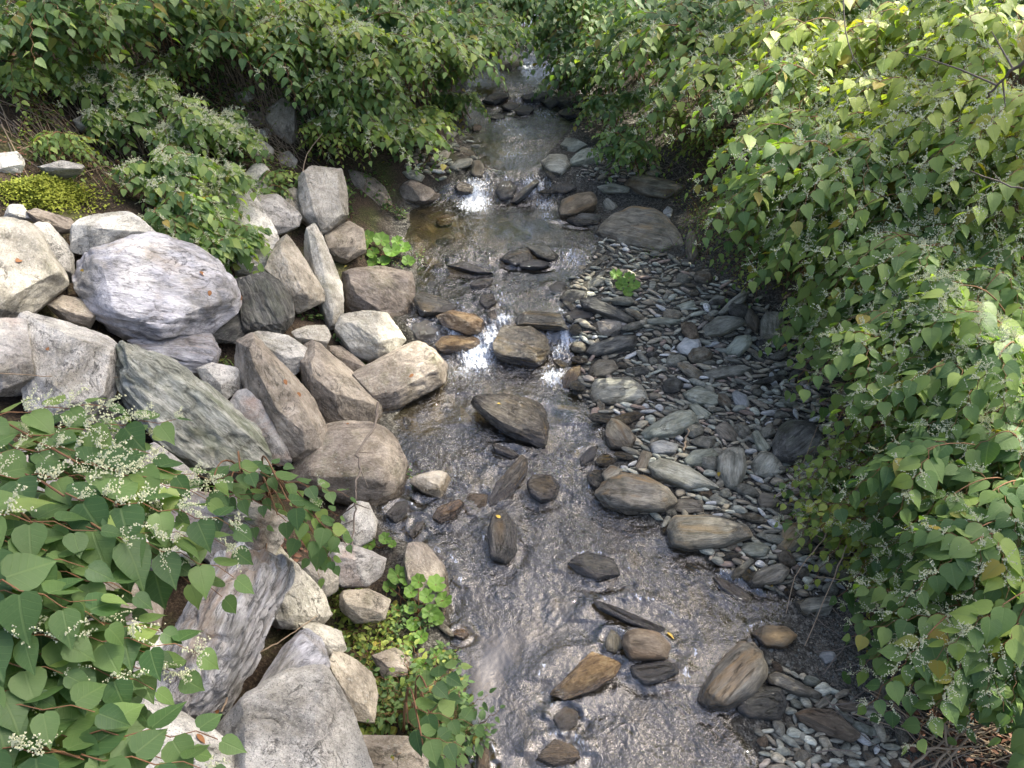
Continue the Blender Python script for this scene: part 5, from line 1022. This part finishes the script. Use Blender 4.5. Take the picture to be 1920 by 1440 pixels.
for px, py, h, r, lb, kw in LL:
    kw = dict(kw); kw['lmat'] = {'Y': LY}.get(kw.get('lmat'), LM); big = r > .6
    kw.setdefault('ls', .14); knot(px, py, h * .85, r * .85, (.6, -.45), lb, GL, ncane=11 if big else 7, nspr=8 if big else 4, L=.44 if big else .24, seg=4, dots=8, n=8, **kw)

# near knotweed at the lower left: sprays given by photo pixel and distance, canes rise from the bank below them
FLK = .75
def nearbush(label, sprays, base, ls=.13, tint=.4, dup=1):
    P = Plant(); bz = hp(*base, 0)
    sprays = list(sprays) + [(x0 + random.uniform(-20, 30), y0 + random.uniform(25, 50), d0 + .12, x1 - random.uniform(0, 60), y1 + random.uniform(15, 50), d1 + .12, fl * .5) for x0, y0, d0, x1, y1, d1, fl in sprays for _ in range(dup)]
    for (x0, y0, d0, x1, y1, d1, fl) in sprays:
        a_, b_ = pd(x0, y0, d0), pd(x1, y1, d1); L = np.linalg.norm(b_ - a_); n = max(5, int(L / .060))
        d = b_ - a_ + np.array([0, 0, .15 * L]); P.spray(a_, d, np.linalg.norm(d), ls * 1.2 * random.uniform(.9, 1.1), n, fl, tint * .55 + random.gauss(0, .05), .0, .15, fsz=.11, jit=.45)
        m = (bz + a_) / 2; m[2] = a_[2] + .08; P.tube(bez(bz + RNG.normal(0, .06, 3), m, a_, 12), .009, .004)
    return P.build('knotweed_plant', tuple(bz), label, 'knotweed', 'knotweed bushes close to the viewer at the lower left', LM, 7, 'heart', 16)
nearbush('close knotweed bush full of cream flowers at the left edge', [(-60, 790, 2.7, 200, 760, 2.9, .9), (-40, 850, 2.6, 290, 850, 2.8, 1.0), (60, 820, 2.7, 330, 790, 2.9, 1.0), (-80, 900, 2.5, 220, 900, 2.6, .9), (150, 870, 2.6, 400, 900, 2.75, .9)], (-60, 1000), tint=.5)
nearbush('close knotweed bush with a long leaf row pointing at the pale schist', [(120, 930, 2.45, 440, 985, 2.6, .7), (60, 980, 2.4, 330, 1010, 2.5, .5), (200, 1000, 2.4, 440, 1080, 2.6, .5), (-60, 960, 2.3, 180, 1000, 2.35, .2), (200, 880, 2.6, 390, 935, 2.7, .6)], (60, 1150), tint=.5)
nearbush('close knotweed bush with dark overlapping leaves at the left edge', [(-80, 1040, 2.2, 160, 1060, 2.3, .1), (-80, 1110, 2.15, 180, 1130, 2.2, .15), (40, 1060, 2.3, 250, 1110, 2.35, .1), (-60, 1180, 2.1, 120, 1200, 2.15, .3), (-80, 1000, 2.3, 90, 1030, 2.3, .1), (0, 1090, 2.1, 200, 1170, 2.2, .1)], (-60, 1300), tint=.3)
nearbush('close knotweed bush with white spikes and a leaf row over brown rocks', [(60, 1190, 2.2, 370, 1220, 2.35, .7), (100, 1240, 2.2, 290, 1290, 2.3, .3), (-60, 1240, 2.1, 120, 1260, 2.15, .4), (120, 1170, 2.3, 300, 1180, 2.35, .3)], (40, 1400), tint=.3)
nearbush('close knotweed bush along the bottom left edge', [(-60, 1330, 2.05, 180, 1330, 2.1, .2), (100, 1380, 2.1, 410, 1380, 2.2, .15), (-60, 1400, 2.0, 160, 1420, 2.05, .3), (150, 1420, 2.05, 390, 1440, 2.1, .2), (-80, 1290, 2.05, 60, 1300, 2.1, .1), (0, 1450, 2.0, 280, 1460, 2.05, .1)], (-100, 1600), tint=.35)
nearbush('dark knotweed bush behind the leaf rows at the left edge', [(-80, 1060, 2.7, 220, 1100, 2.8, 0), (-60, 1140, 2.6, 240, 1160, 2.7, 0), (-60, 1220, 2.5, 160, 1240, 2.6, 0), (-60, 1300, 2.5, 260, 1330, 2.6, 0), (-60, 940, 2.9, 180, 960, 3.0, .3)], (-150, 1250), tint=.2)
nearbush('knotweed plant between the folded schist and the rounded brown boulder', [(400, 900, 4.6, 530, 870, 4.6, 0), (400, 925, 4.6, 510, 950, 4.6, 0), (520, 900, 4.4, 655, 930, 4.5, .1), (540, 940, 4.3, 640, 1000, 4.4, .1), (560, 960, 4.3, 620, 1050, 4.3, 0), (450, 880, 4.5, 600, 920, 4.6, 0), (600, 980, 4.3, 650, 1020, 4.3, 0)], (500, 940), ls=.10, tint=.5)
nearbush('small knotweed sprig hanging at the water edge by the bottom herbs', [(780, 1330, 3.7, 890, 1360, 3.7, 0), (800, 1290, 3.75, 860, 1250, 3.8, 0), (790, 1380, 3.6, 870, 1400, 3.6, 0)], (780, 1360), ls=.10, tint=.45)

# small herbs
def herb(px, py, r, nst, ls, h, label, group, lmat=None, name='herb', cat='herb', tint=.5, kind='oval', n=6, flower=0, stuff=False):
    C = hp(px, py, 0); P = Plant()
    if 610 < px < 900 and py > 1100: nst = int(nst * 1.5); ls *= 1.3; h *= 1.2
    for k in range(nst):
        a_ = random.uniform(0, 6.28); rr = r * math.sqrt(random.random()); b = C + np.array([math.cos(a_) * rr, math.sin(a_) * rr, 0]); b[2] = float(H(b[0], b[1])) - .01
        hh = h * random.uniform(.5, 1.1); az = random.uniform(0, 6.28); e = b + np.array([math.cos(az) * hh * .5, math.sin(az) * hh * .5, hh])
        P.spray(b, e - b, np.linalg.norm(e - b), ls * random.uniform(.7, 1.2), n, flower, tint + random.gauss(0, .15), .05, .3)
    return P.build(name, tuple(C), label, cat, group, lmat or LH, 4, kind, 6)
HG = 'small herbs growing between the stones'
for a_ in [(660, 1140, .22, 26, .045, .25, 'herb tuft with pale oval leaves left of the bright round leaves'), (700, 1210, .2, 22, .045, .22, 'herb tuft on dark soil below the pale oval-leaved tuft'), (740, 1270, .22, 26, .055, .25, 'herb clump right of the pale-rimmed brown boulder'),
           (790, 1310, .2, 20, .06, .25, 'herb clump at the water edge near the bottom'), (700, 1370, .22, 26, .05, .2, 'yellowish herb clump beside the large speckled granite'), (790, 1390, .2, 24, .05, .22, 'herb clump at the bottom edge by the water'), (640, 1330, .1, 8, .04, .15, 'thin herbs on the right face of the speckled granite'),
           (730, 400, .16, 10, .07, .3, 'leafy herb beside the left shore of the upper pool'), (700, 360, .2, 14, .07, .3, 'leafy herb behind the upper pool shore herb'), (800, 310, .2, 10, .08, .3, 'leafy herb on the left shore by the middle cascade'), (590, 385, .25, 14, .05, .3, 'feathery herb in front of the upright lichen boulder'),
           (650, 430, .3, 20, .04, .2, 'fine green herb cover left of the bright green leaves'), (500, 300, .3, 12, .05, .3, 'yellowish herb among dead stems on the slope'), (450, 130, .5, 18, .05, .4, 'yellow-green herb patch high on the left slope'),
           (580, 590, .12, 9, .09, .2, 'knotweed sprout between the ridged tan boulder and narrow slab'), (655, 665, .14, 11, .08, .15, 'broad-leaved sprout above the flat rectangular slab'), (330, 655, .15, 8, .035, .1, 'tiny bright herb under the lilac slab'), (765, 905, .06, 5, .055, .2, 'green sprig standing at the water by the tan angular stone'),
           (420, 680, .06, 4, .05, .12, 'lone pair of round leaves above the small wedge boulder'), (605, 850, .1, 7, .03, .12, 'tiny yellow herb on the litter below the smooth tan boulder'), (60, 250, .4, 22, .05, .3, 'pale green herb patch at the left frame edge'), (200, 340, .4, 20, .045, .25, 'herb patch right of the moss cushion'),
           (110, 215, .4, 18, .05, .3, 'herb patch on the upper left slope'), (180, 560, .15, 8, .03, .12, 'fern-like herb at the left end of the lilac slab'), (1380, 480, .4, 40, .045, .35, 'leafy herb bed behind the shaded leaning stones'), (1330, 420, .35, 34, .04, .35, 'light herb bed right of the huge flat-topped boulder'),
           (1290, 370, .35, 22, .04, .35, 'pale flowering herb by the right shore upstream'), (1130, 240, .4, 20, .05, .4, 'grassy herb at the right shore of the upper creek'), (1430, 520, .35, 26, .05, .3, 'herb bed under the yellowish shrub of the right bank'), (1500, 620, .3, 18, .06, .3, 'leafy herbs below the leaf fan of the right bank'),
           (1490, 745, .3, 26, .02, .05, 'low moss-like herb on the right bar gravel'), (1225, 470, .15, 14, .03, .15, 'small weed in front of the huge flat-topped boulder'), (1660, 1180, .12, 12, .035, .15, 'yellow-green weed at the edge of the lower right gravel'), (1650, 1230, .08, 5, .04, .1, 'small weed in the lower right gravel'),
           (520, 400, .1, 6, .06, .15, 'small sprout right of the white angular boulder'), (760, 480, .25, 12, .05, .15, 'low herb at the left shore below the upper pool'), (1870, 1270, .2, 16, .06, .3, 'green weed behind the dry canes')]:
    yel = any(k in a_[6] for k in ('yellow', 'light', 'pale', 'yellow-green'))
    herb(*a_, HG, lmat=LY if yel else LH, tint=.6)
for a_ in [(835, 1230, .08, 8, .05, .15, 'small herb at the water edge right of the dark soil'), (845, 1300, .10, 12, .06, .25, 'leafy herb overhanging the smooth water near the bottom'), (860, 1370, .12, 14, .07, .3, 'leafy herb overhanging the water next to the bottom edge'), (800, 1430, .15, 18, .06, .3, 'thick herb clump cut by the bottom edge beside the water'),
           (720, 1330, .2, 26, .06, .3, 'tall herb clump in the middle of the lower herb bed'), (760, 1180, .15, 14, .05, .2, 'herb under the edge of the bright round leaves'), (690, 1290, .15, 16, .05, .25, 'herb clump touching the pale-rimmed brown boulder'),
           (480, 180, .4, 22, .05, .35, 'yellowish herb patch beside the high mossy boulder'), (540, 130, .4, 22, .05, .4, 'light green herb patch under the top bushes of the left slope'), (400, 110, .4, 18, .05, .35, 'pale herb patch among dead stems at the top left'), (30, 180, .4, 22, .055, .35, 'pale herb patch beside the left frame edge, upper'), (140, 290, .35, 22, .05, .25, 'light herbs above the flat grey rock')]:
    herb(*a_, HG, lmat=LY if any(k in a_[6] for k in ('yellow', 'light', 'pale ')) else LH, tint=.6)
herb(40, 420 - 170, .01, 1, .03, .1, 'single herb at the left edge of the slope', HG)

# round bright leaves (coltsfoot-like)
def roundleaf_plant(label, spots, base, group):
    V, Fq, UV, C = [], [], [], []; P = Plant(); bz = hp(*base, 0); b = 0
    for (px, py, h, dia) in spots:
        c = hp(px, py, h); toc = (CAM - c) / np.linalg.norm(CAM - c); z = toc * .5 + np.array([0, 0, .8]) + RNG.normal(0, .13, 3); z /= np.linalg.norm(z); x = np.cross((0, 1, 0), z); x /= np.linalg.norm(x); y = np.cross(z, x)
        a0 = random.uniform(0, 6.28); nn = 36; V.append(c + z * -.01); UV.append((.5, .5)); tint = random.gauss(.5, .2)
        for ring, rr in ((1, .45), (2, .8), (3, 1.0)):
            for k in range(nn):
                t = 2 * PI * k / nn; lob = 1 + .06 * math.cos(7 * t) + .03 * math.cos(21 * t); notch = 1 - .55 * math.exp(-((t - PI) / .16) ** 2)
                rad = dia / 2 * rr * lob * (notch if ring > 1 else 1); zz = dia * (.10 * rr ** 2 + .035 * rr * math.cos(7 * t)) + random.gauss(0, .0012)
                V.append(c + x * math.cos(t + a0) * rad + y * math.sin(t + a0) * rad + z * zz); UV.append((.5 + .0, k / nn))
        for k in range(nn):
            k2 = (k + 1) % nn; Fq.append((b, b, b + 1 + k, b + 1 + k2))
            for r_ in (0, 1): Fq.append((b + 1 + r_ * nn + k, b + 1 + (r_ + 1) * nn + k, b + 1 + (r_ + 1) * nn + k2, b + 1 + r_ * nn + k2))
        m = len(V) - b; C += [(tint, 0, 0, 1)] * m; b = len(V); P.tube(bez(bz, (bz + c) / 2 + np.array([0, 0, .02]), c, 7), .004, .003)
    o = empty('round_leaved_plant', tuple(bz), label, 'plant', group); V = np.array(V) - bz; P.tub = [(p - bz, r0, r1) for p, r0, r1 in P.tub]
    bm = bmesh.new(); lay = bm.verts.layers.float_color.new('Col'); vs_ = [bm.verts.new(v) for v in V]
    for v, c in zip(vs_, C): v[lay] = c
    for f in Fq:
        f = list(dict.fromkeys(f)); bm.faces.new([vs_[i] for i in f]).smooth = True
    me = bpy.data.meshes.new('foliage'); bm.to_mesh(me); bm.free(); link('foliage', me, MRL, o); link('stems', P.tubes_mesh('stems'), STEM, o); return o
s = NT('round_bright_leaf'); a_ = s.n('Attribute', attribute_name='Col'); sp_ = s.n('SeparateColor'); s.l(a_.outputs['Color'], sp_.inputs[0]); tc = s.n('TexCoord').outputs['Object']
c = s.mix(s.noise(tc, 40, 5, .6), s.ramp(sp_.outputs[0], [(0, (.08, .17, .02)), (1, (.16, .28, .035))]), (.12, .22, .04))
pr = s.pbr(c, .5, s.bump(s.noise(tc, 70, 3), .5, .006), .3, surface=False); tl = s.n('BsdfTranslucent'); s.l(c, tl.inputs[0]); mx = s.n('MixShader'); mx.inputs[0].default_value = .3
s.l(pr.outputs[0], mx.inputs[1]); s.l(tl.outputs[0], mx.inputs[2]); s.l(mx.outputs[0], s.out.inputs[0]); MRL = s.m
GRL = 'round-leaved bright green plants near the stream'
roundleaf_plant('bright green plant with big round lobed leaves at the left water edge', [(745, 1078, .12, .14), (785, 1090, .14, .11), (818, 1095, .13, .14), (770, 1110, .15, .10), (800, 1118, .16, .11), (832, 1125, .1, .12), (770, 1140, .1, .10), (745, 1145, .08, .09), (808, 1150, .12, .13), (775, 1170, .08, .10), (770, 1205, .05, .10), (790, 1195, .06, .1), (765, 1085, .1, .13), (730, 1100, .08, .1), (820, 1160, .05, .1)], (785, 1150), GRL)
roundleaf_plant('darker round-leaved plant below the bright lobed one', [(760, 1235, .06, .10), (790, 1250, .06, .10), (820, 1230, .05, .09), (800, 1270, .06, .1)], (785, 1255), GRL)
roundleaf_plant('bright green round-leaved patch on the left shore below the upper pool', [(690, 445, .1, .17), (715, 450, .12, .19), (735, 470, .12, .2), (700, 475, .08, .15), (757, 465, .1, .17), (720, 490, .06, .16), (765, 490, .05, .15), (680, 462, .08, .15), (700, 492, .05, .14), (745, 452, .1, .14)], (720, 480), GRL)
roundleaf_plant('yellow-green round-leaved plant alone on the gravel bar', [(1155, 515, .08, .14), (1180, 520, .09, .13), (1165, 535, .08, .14), (1190, 535, .06, .13), (1178, 548, .04, .12), (1168, 528, .1, .1)], (1172, 540), GRL)
roundleaf_plant('pair of round leaves at the water left of the brown smooth slab', [(690, 1020, .06, .12), (722, 1010, .06, .10), (735, 1020, .04, .07)], (712, 1028), GRL)
# ------------------------------------------------------------------ dead stems, branches, litter, moss, cover
def stick(label, pts, r, mat=STRAW, name='dead_twig', cat='twig', side=(), group=None):
    P = np.array([hp(*p) for p in pts]); n = len(P); t = np.linspace(0, n - 1, (n - 1) * 5 + 1); Q = np.stack([np.interp(t, np.arange(n), P[:, k]) for k in range(3)], -1)
    Q += RNG.normal(0, r * .5, Q.shape); pl = Plant(); loc = Q[0].copy(); pl.tube(Q - loc, r, r * .5)
    for sd in side:
        S_ = np.array([hp(*p) for p in sd]) - loc; pl.tube(S_, r * .5, r * .2)
    return tag(link(name, pl.tubes_mesh(name, 6), mat, loc=tuple(loc)), label, cat, group)
stick('pale dead branch with side twigs lying across the rounded brown boulder', [(709, 755, .35), (703, 800, .42), (668, 847, .45), (676, 880, .42), (665, 915, .38), (668, 945, .32), (663, 985, .25), (657, 1040, .2)], .011, BARK, 'dead_branch', 'branch',
      [[(668, 847, .45), (700, 850, .35)], [(676, 880, .42), (690, 915, .35)], [(668, 945, .32), (640, 965, .2), (632, 972, .15)], [(668, 945, .32), (695, 955, .2)], [(665, 975, .25), (640, 985, .2)]])
TG = 'thin dead twigs'
stick('thin curved twig along the right side of the folded schist', [(416, 1335, .3), (432, 1290, .35), (470, 1230, .35), (520, 1205, .35), (560, 1180, .35), (600, 1150, .3)], .006, group=TG)
stick('long pale dry grass blade across the white granite on the left', [(-40, 698, .5), (80, 705, .5), (180, 705, .5), (250, 708, .5), (310, 714, .45)], .0035, group=TG)
stick('dry twig beside the leaf row above the folded schist', [(460, 1075, .25), (400, 1065, .3), (385, 1078, .3), (440, 1030, .3)], .005, group=TG)
stick('pale stick lying on cobbles in mid bar', [(1281, 845, .03), (1287, 822, .05), (1292, 805, .08)], .011, STRAW, group=TG)
stick('bent dead twig sloping down over the lower bar', [(1660, 905, .5), (1610, 960, .5), (1595, 1000, .45), (1565, 1080, .3), (1510, 1210, .05)], .006, side=[[(1595, 1000, .45), (1560, 1010, .3)]], group=TG)
stick('thin dead twig dropping from the yellow-green plant', [(1570, 960, .4), (1545, 1010, .3), (1490, 1080, .2), (1473, 1150, .05)], .005, side=[[(1545, 1010, .3), (1500, 990, .2)]], group=TG)
stick('dead stalk with an orange leaf by the mossy boulder', [(1497, 895, .02), (1520, 830, .25), (1535, 795, .4)], .005, side=[[(1535, 795, .4), (1580, 810, .35)]], group=TG)
stick('upper of the thin sticks poking from the right bank', [(1460, 846, .1), (1520, 845, .15), (1590, 852, .2)], .004, group=TG)
stick('lower of the thin sticks poking from the right bank', [(1460, 850, .05), (1520, 862, .12), (1585, 865, .2)], .004, group=TG)
stick('long thin twig across the lower right gravel', [(1530, 1082, .05), (1600, 1088, .15), (1700, 1115, .3), (1740, 1120, .35)], .005, side=[[(1600, 1086, .15), (1625, 1045, .25)], [(1625, 1075, .18), (1610, 1120, .05)]], group=TG)
stick('dead twig hanging on the upright lichen boulder', [(555, 375, .1), (575, 290, .4), (605, 250, .7)], .008, group=TG)
stick('thin hanging twig in front of the top right bushes', [(1580, -20, 3.0), (1585, 60, 2.9), (1600, 110, 2.8), (1625, 145, 2.6)], .006, BARK, group=TG)
stick('dark bare branch reaching in from the right edge', [(1960, 90, 3.0), (1900, 130, 2.9), (1870, 160, 2.8), (1850, 185, 2.7)], .014, BARK, 'bare_branch', 'branch', [[(1900, 130, 2.9), (1860, 60, 3.1)], [(1870, 160, 2.8), (1800, 130, 2.8), (1740, 110, 2.8), (1690, 98, 2.8)], [(1880, 150, 2.8), (1885, 200, 2.6)]])
stick('slim dead branch curving along the right edge', [(1960, 360, 1.9), (1880, 345, 2.0), (1820, 320, 2.0), (1790, 310, 2.0)], .007, BARK, group=TG, side=[[(1880, 345, 2.0), (1860, 320, 2.1)]])
stick('pale dead cane standing at the edge of the right bank', [(1665, 805, .02), (1640, 740, .3), (1625, 700, .5)], .008, group=TG)
CG = 'dry canes at the lower right'
for i, (q, lb) in enumerate([([(1740, 1450, .05), (1790, 1390, .2), (1850, 1260, .6)], 'tallest dry cane at the lower right'), ([(1760, 1440, .05), (1830, 1370, .3), (1885, 1325, .5)], 'dry cane leaning right at the lower right corner'), ([(1690, 1400, .15), (1770, 1402, .2), (1850, 1400, .3)], 'level dry cane crossing the others'),
        ([(1740, 1385, .1), (1775, 1360, .2), (1800, 1440, .1)], 'short bent dry cane'), ([(1855, 1385, .3), (1890, 1410, .2), (1940, 1440, .1)], 'curved dry cane at the right edge'), ([(1770, 1350, .3), (1775, 1400, .2), (1790, 1450, .05)], 'upright thin dry stalk'),
        ([(1830, 1150, .9), (1840, 1260, .6), (1860, 1330, .3)], 'dry cane hanging from the lowest bush'), ([(1700, 1440, .02), (1770, 1390, .15), (1880, 1340, .35), (1930, 1300, .5)], 'long dry cane reaching the right edge')]):
    stick(lb, q, .009, STRAW, 'dry_cane', 'cane', group=CG)
# rotten wood strip on the folded schist
P_ = Plant(); w0 = np.array([hp(*p) for p in [(490, 1000, .42), (484, 1040, .44), (470, 1085, .44), (462, 1130, .40), (452, 1180, .34)]]); w0 -= 0
for k in range(16): P_.tube((w0 - w0[0])[k % 3:] + np.array([.006 * (k - 8), .004 * (k % 3), .005 * random.random()]) + RNG.normal(0, .004, (5 - k % 3, 3)), .006, .003)
tag(link('rotten_wood', P_.tubes_mesh('rotten_wood', 5), WOOD, loc=tuple(w0[0])), 'splintered brown strip of rotten wood lying on the folded schist', 'wood')
# stuff: litter of dead stems on the slopes
def litter(name, areas, N, L0, L1, r, mat, az, hmax=.1):
    P = Plant(); out = 0
    for x0, y0, x1, y1, k in areas:
        for _ in range(int(N * k)):
            g = hp(random.uniform(x0, x1), random.uniform(y0, y1), 0); L = random.uniform(L0, L1); a_ = random.gauss(az, .5)
            d = np.array([math.cos(a_), math.sin(a_), 0]) * L / 2; pts = []
            for t in (-1, -.33, .33, 1):
                q = g + d * t; pts.append((q[0], q[1], float(H(q[0], q[1])) + random.uniform(.01, hmax)))
            P.tube(pts, r * random.uniform(.6, 1.2), r * .4)
    tag(link(name, P.tubes_mesh(name, 4), mat), kind='stuff')
litter('dead_stem_litter', [(0, 60, 520, 200, .14), (150, 130, 560, 330, .16), (0, 180, 250, 330, .1), (430, 60, 600, 300, .2), (1560, 600, 1700, 760, .1), (1650, 850, 1850, 1000, .1), (1720, 1330, 1920, 1440, .05)], 620, .25, 1.1, .006, STRAW, -.7)
litter('brown_stem_litter', [(0, 40, 560, 330, .3), (1560, 560, 1900, 1440, .22), (1250, 150, 1500, 500, .3)], 500, .15, .6, .006, BARK, -.5)
def flakes(name, areas, N, s0, s1, mat, seg=4):
    P = Plant()
    for x0, y0, x1, y1, k in areas:
        for _ in range(int(N * k)):
            g = hp(random.uniform(x0, x1), random.uniform(y0, y1), random.uniform(.005, .04)); a_ = random.uniform(0, 6.28)
            P.leaf(g, (math.cos(a_), math.sin(a_), random.gauss(0, .25)), random.uniform(s0, s1), (random.gauss(0, .4), random.gauss(0, .4), 1), .5, 0, random.gauss(0, .3))
    me = P.leaves_mesh(name, seg, 'oval'); tag(link(name, me, mat), kind='stuff')
flakes('leaf_litter', [(1560, 560, 1780, 1000, 1), (0, 60, 560, 330, .8), (480, 1010, 600, 1180, .3), (1700, 1200, 1900, 1440, .5)], 900, .02, .06, plain('brown_litter', (.20, .09, .045), (.08, .04, .025)))
# ground cover: countless tiny leaves on the banks
P = Plant()
def cover(x0, x1, y0, y1, N, ls, tint, hm):
    X_ = RNG.uniform(x0, x1, N); Y_ = RNG.uniform(y0, y1, N); dl = xl(Y_) - X_; db = X_ - xb(Y_); dens = fbm(X_ * 1.1, Y_ * 1.1, 5, 3)
    k = ((dl > .6) & (dens > .05) & (Y_ > 7.0)) | ((db > .15) & (dens > -.25)); X_, Y_ = X_[k], Y_[k]; Z_ = H(X_, Y_)
    for x, y, z in zip(X_, Y_, Z_):
        a_ = random.uniform(0, 6.28); P.leaf((x, y, z + random.uniform(.01, hm)), (math.cos(a_), math.sin(a_), random.uniform(-.3, .3)), ls * random.uniform(.6, 1.4), (random.gauss(0, .3), random.gauss(0, .3), 1), tint + random.gauss(0, .2), (random.random() < .05) * .7)
cover(-9, 8, 2, 22, 60000, .05, .4, .22)
cover(-6.5, -1.5, 7.5, 15, 22000, .06, .6, .3)
tag(link('ground_cover', P.leaves_mesh('ground_cover', 4, 'oval'), LH), kind='stuff')
# moss cushion on the left
P = Plant()
for _ in range(6000):
    px = random.gauss(95, 42); py = 372 + random.gauss(0, 13) - abs(px - 80) * .12 + (px - 40) * .12
    q = hp(px, py, 0); hh = (.16 + .07 * float(pn(px * .06, py * .12))) * math.exp(-((px - 95) / 80) ** 2) * math.exp(-((py - 372) / 30) ** 2)
    P.leaf(q + np.array([0, 0, hh * random.uniform(.5, 1.05)]), (random.gauss(0, 1), random.gauss(0, 1), random.uniform(0, 1.2)), random.uniform(.015, .035), (random.gauss(0, .5), random.gauss(0, .5), 1), .5)
tag(link('moss', P.leaves_mesh('moss', 4, 'oval'), MOSS), kind='stuff')
# fallen leaves, each its own thing
def fleaf(px, py, h, size, mat, label):
    hit = None; bpy.context.view_layer.update() if not hasattr(fleaf, 'dg') else None
    fleaf.dg = getattr(fleaf, 'dg', None) or bpy.context.evaluated_depsgraph_get()
    ok, loc, nrm, *_r = sc.ray_cast(fleaf.dg, Vector(CAM), Vector(ray(px, py)).normalized())
    P = Plant(); a_ = random.uniform(0, 6.28); n = np.array(nrm) if ok else np.array([0, 0, 1.]); y = np.cross(n, (math.cos(a_), math.sin(a_), .3))
    P.leaf((0, 0, 0), y, size, n, .5, 0, .2); P.tube([(0, 0, 0), tuple(-y / np.linalg.norm(y) * size * .3)], .0012, .0008)
    me = P.leaves_mesh('fallen_leaf', 7, 'oval'); loc = np.array(loc) + n * .008
    tag(link('fallen_leaf', me, mat, loc=tuple(loc)), label, 'leaf', 'fallen leaves')
_f = fleaf
def fleaf2(px, py, h, size, mat, label): _f(px, py, h, size * .75, mat, label)
for a_ in [(373, 511, 0, .09, DEADL, 'orange fallen leaf on the top of the lilac slab'), (393, 545, 0, .07, DEADL, 'small orange leaf near the right corner of the lilac slab'), (452, 562, 0, .09, DEADL, 'orange leaf on the dark blocky schist'), (158, 505, 0, .09, YELL, 'yellowish leaf on the left part of the lilac slab'),
           (533, 712, 0, .07, DEADL, 'red-brown leaf in the middle of the smooth tan boulder'), (563, 740, 0, .09, DEADL, 'brown leaf lower down on the smooth tan boulder'), (92, 658, 0, .06, DEADL, 'reddish leaf on the white-grey granite boulder'), (775, 702, 0, .07, DEADL, 'orange leaf on the flat rectangular slab'),
           (932, 758, 0, .07, YELL, 'yellow leaf on the cracked mid-stream slab'), (938, 972, 0, .06, YELL, 'yellow leaf on the upright dark stone'), (1352, 886, 0, .08, YELL, 'yellow leaf on the upright blue-grey stone'), (1250, 1188, 0, .08, YELL, 'yellow leaf right of the orange-brown dome stone'),
           (1468, 650, 0, .09, DEADL, 'rust-red leaf beside the square grey slab'), (1410, 880, 0, .07, DEADL, 'orange leaf between upright stone and banded stone'), (367, 1378, 0, .09, DEADL, 'curled brown leaf on the light granite at the bottom left'), (410, 1330, 0, .07, DEADL, 'orange leaf at the lower tip of the folded schist'), (1595, 705, 0, .1, DEADL, 'orange leaf in the litter patch of the right bank'),
           (652, 797, 0, .06, DEADL, 'orange leaf at the top of the rounded brown boulder'), (30, 493, 0, .1, DEADL, 'orange leaf on the big cream boulder'), (1448, 1095, 0, .06, YELL, 'yellow leaf by the wedge stone')]:
    fleaf2(*a_)
# ------------------------------------------------------------------ trees outside the frame: added to shade the banks and darken the water's reflections
TB = leaf_mat('tree_leaf', (.03, .06, .02), (.05, .10, .03), (.09, .15, .04))
def tree(x, y, h, r, crown0, N, label, seed):
    rs2 = np.random.default_rng(seed); z0 = float(H(x, y)) - .1; P = Plant(); top = np.array([rs2.normal(0, .4), rs2.normal(0, .4), h])
    tr_ = bez(np.zeros(3), np.array([0, 0, h * .5]), top, 10); P.tube(tr_, .22, .04); V = []
    o = empty('leafy_tree', (x, y, z0), label, 'tree', 'tall trees on the banks')
    for k in range(22):
        t = crown0 + (1 - crown0) * (k + .5) / 22; b = tr_[int(t * 9)]; a_ = k * 2.4 + rs2.normal(0, .3); rr = r * (1 - .55 * abs(t - .6) / .5) * rs2.uniform(.6, 1.1)
        e = b + np.array([math.cos(a_) * rr, math.sin(a_) * rr, rr * .45]); P.tube(bez(b, (b + e) / 2 + np.array([0, 0, -.1]), e, 6), .06, .015)
        for c_ in range(5):
            cc = b + (e - b) * rs2.uniform(.4, 1.05) + rs2.normal(0, .35, 3); m = N // 110
            V.append(cc + rs2.normal(0, .42, (m, 3)) * np.array([1, 1, .55]))
    link('trunk', P.tubes_mesh('trunk', 7), BARK, o); Q = Plant()
    for p in np.concatenate(V):
        a_ = random.uniform(0, 6.28); Q.leaf(p, (math.cos(a_), math.sin(a_), random.uniform(-.6, .2)), random.uniform(.13, .22), (random.gauss(0, .4), random.gauss(0, .4), 1), random.gauss(.5, .2))
    link('crown', Q.leaves_mesh('crown', 4, 'oval'), TB, o)
for i, (x, y, h, r, c0, N, lb) in enumerate([(-7.5, 19, 17, 3.6, .2, 8000, 'leafy tree on the left bank upstream'), (-1.5, 22, 15, 4.2, .05, 14000, 'leafy tree left of the creek head'), (3.5, 22.5, 15, 4.2, .05, 14000, 'leafy tree right of the creek head'), (10.5, 21, 15, 3.6, .1, 9000, 'leafy tree on the right bank upstream'),
        (12.0, 7.6, 21, 3.4, .55, 5000, 'unseen tall tree added for shade on the right bank, nearest the viewer'), (11.8, 11.8, 22, 3.8, .52, 8000, 'unseen tall tree added for shade on the right bank, second from the viewer'), (11.5, 16, 21, 3.8, .48, 11000, 'unseen tall tree added for shade on the right bank, third from the viewer'), (15.5, 12.6, 23, 3.4, .55, 5000, 'unseen tall tree added for shade high up on the right bank')]):
    tree(x, y, h, r, c0, N, lb, i)
print('objects', len(bpy.data.objects), 'verts', sum(len(m.vertices) for m in bpy.data.meshes))
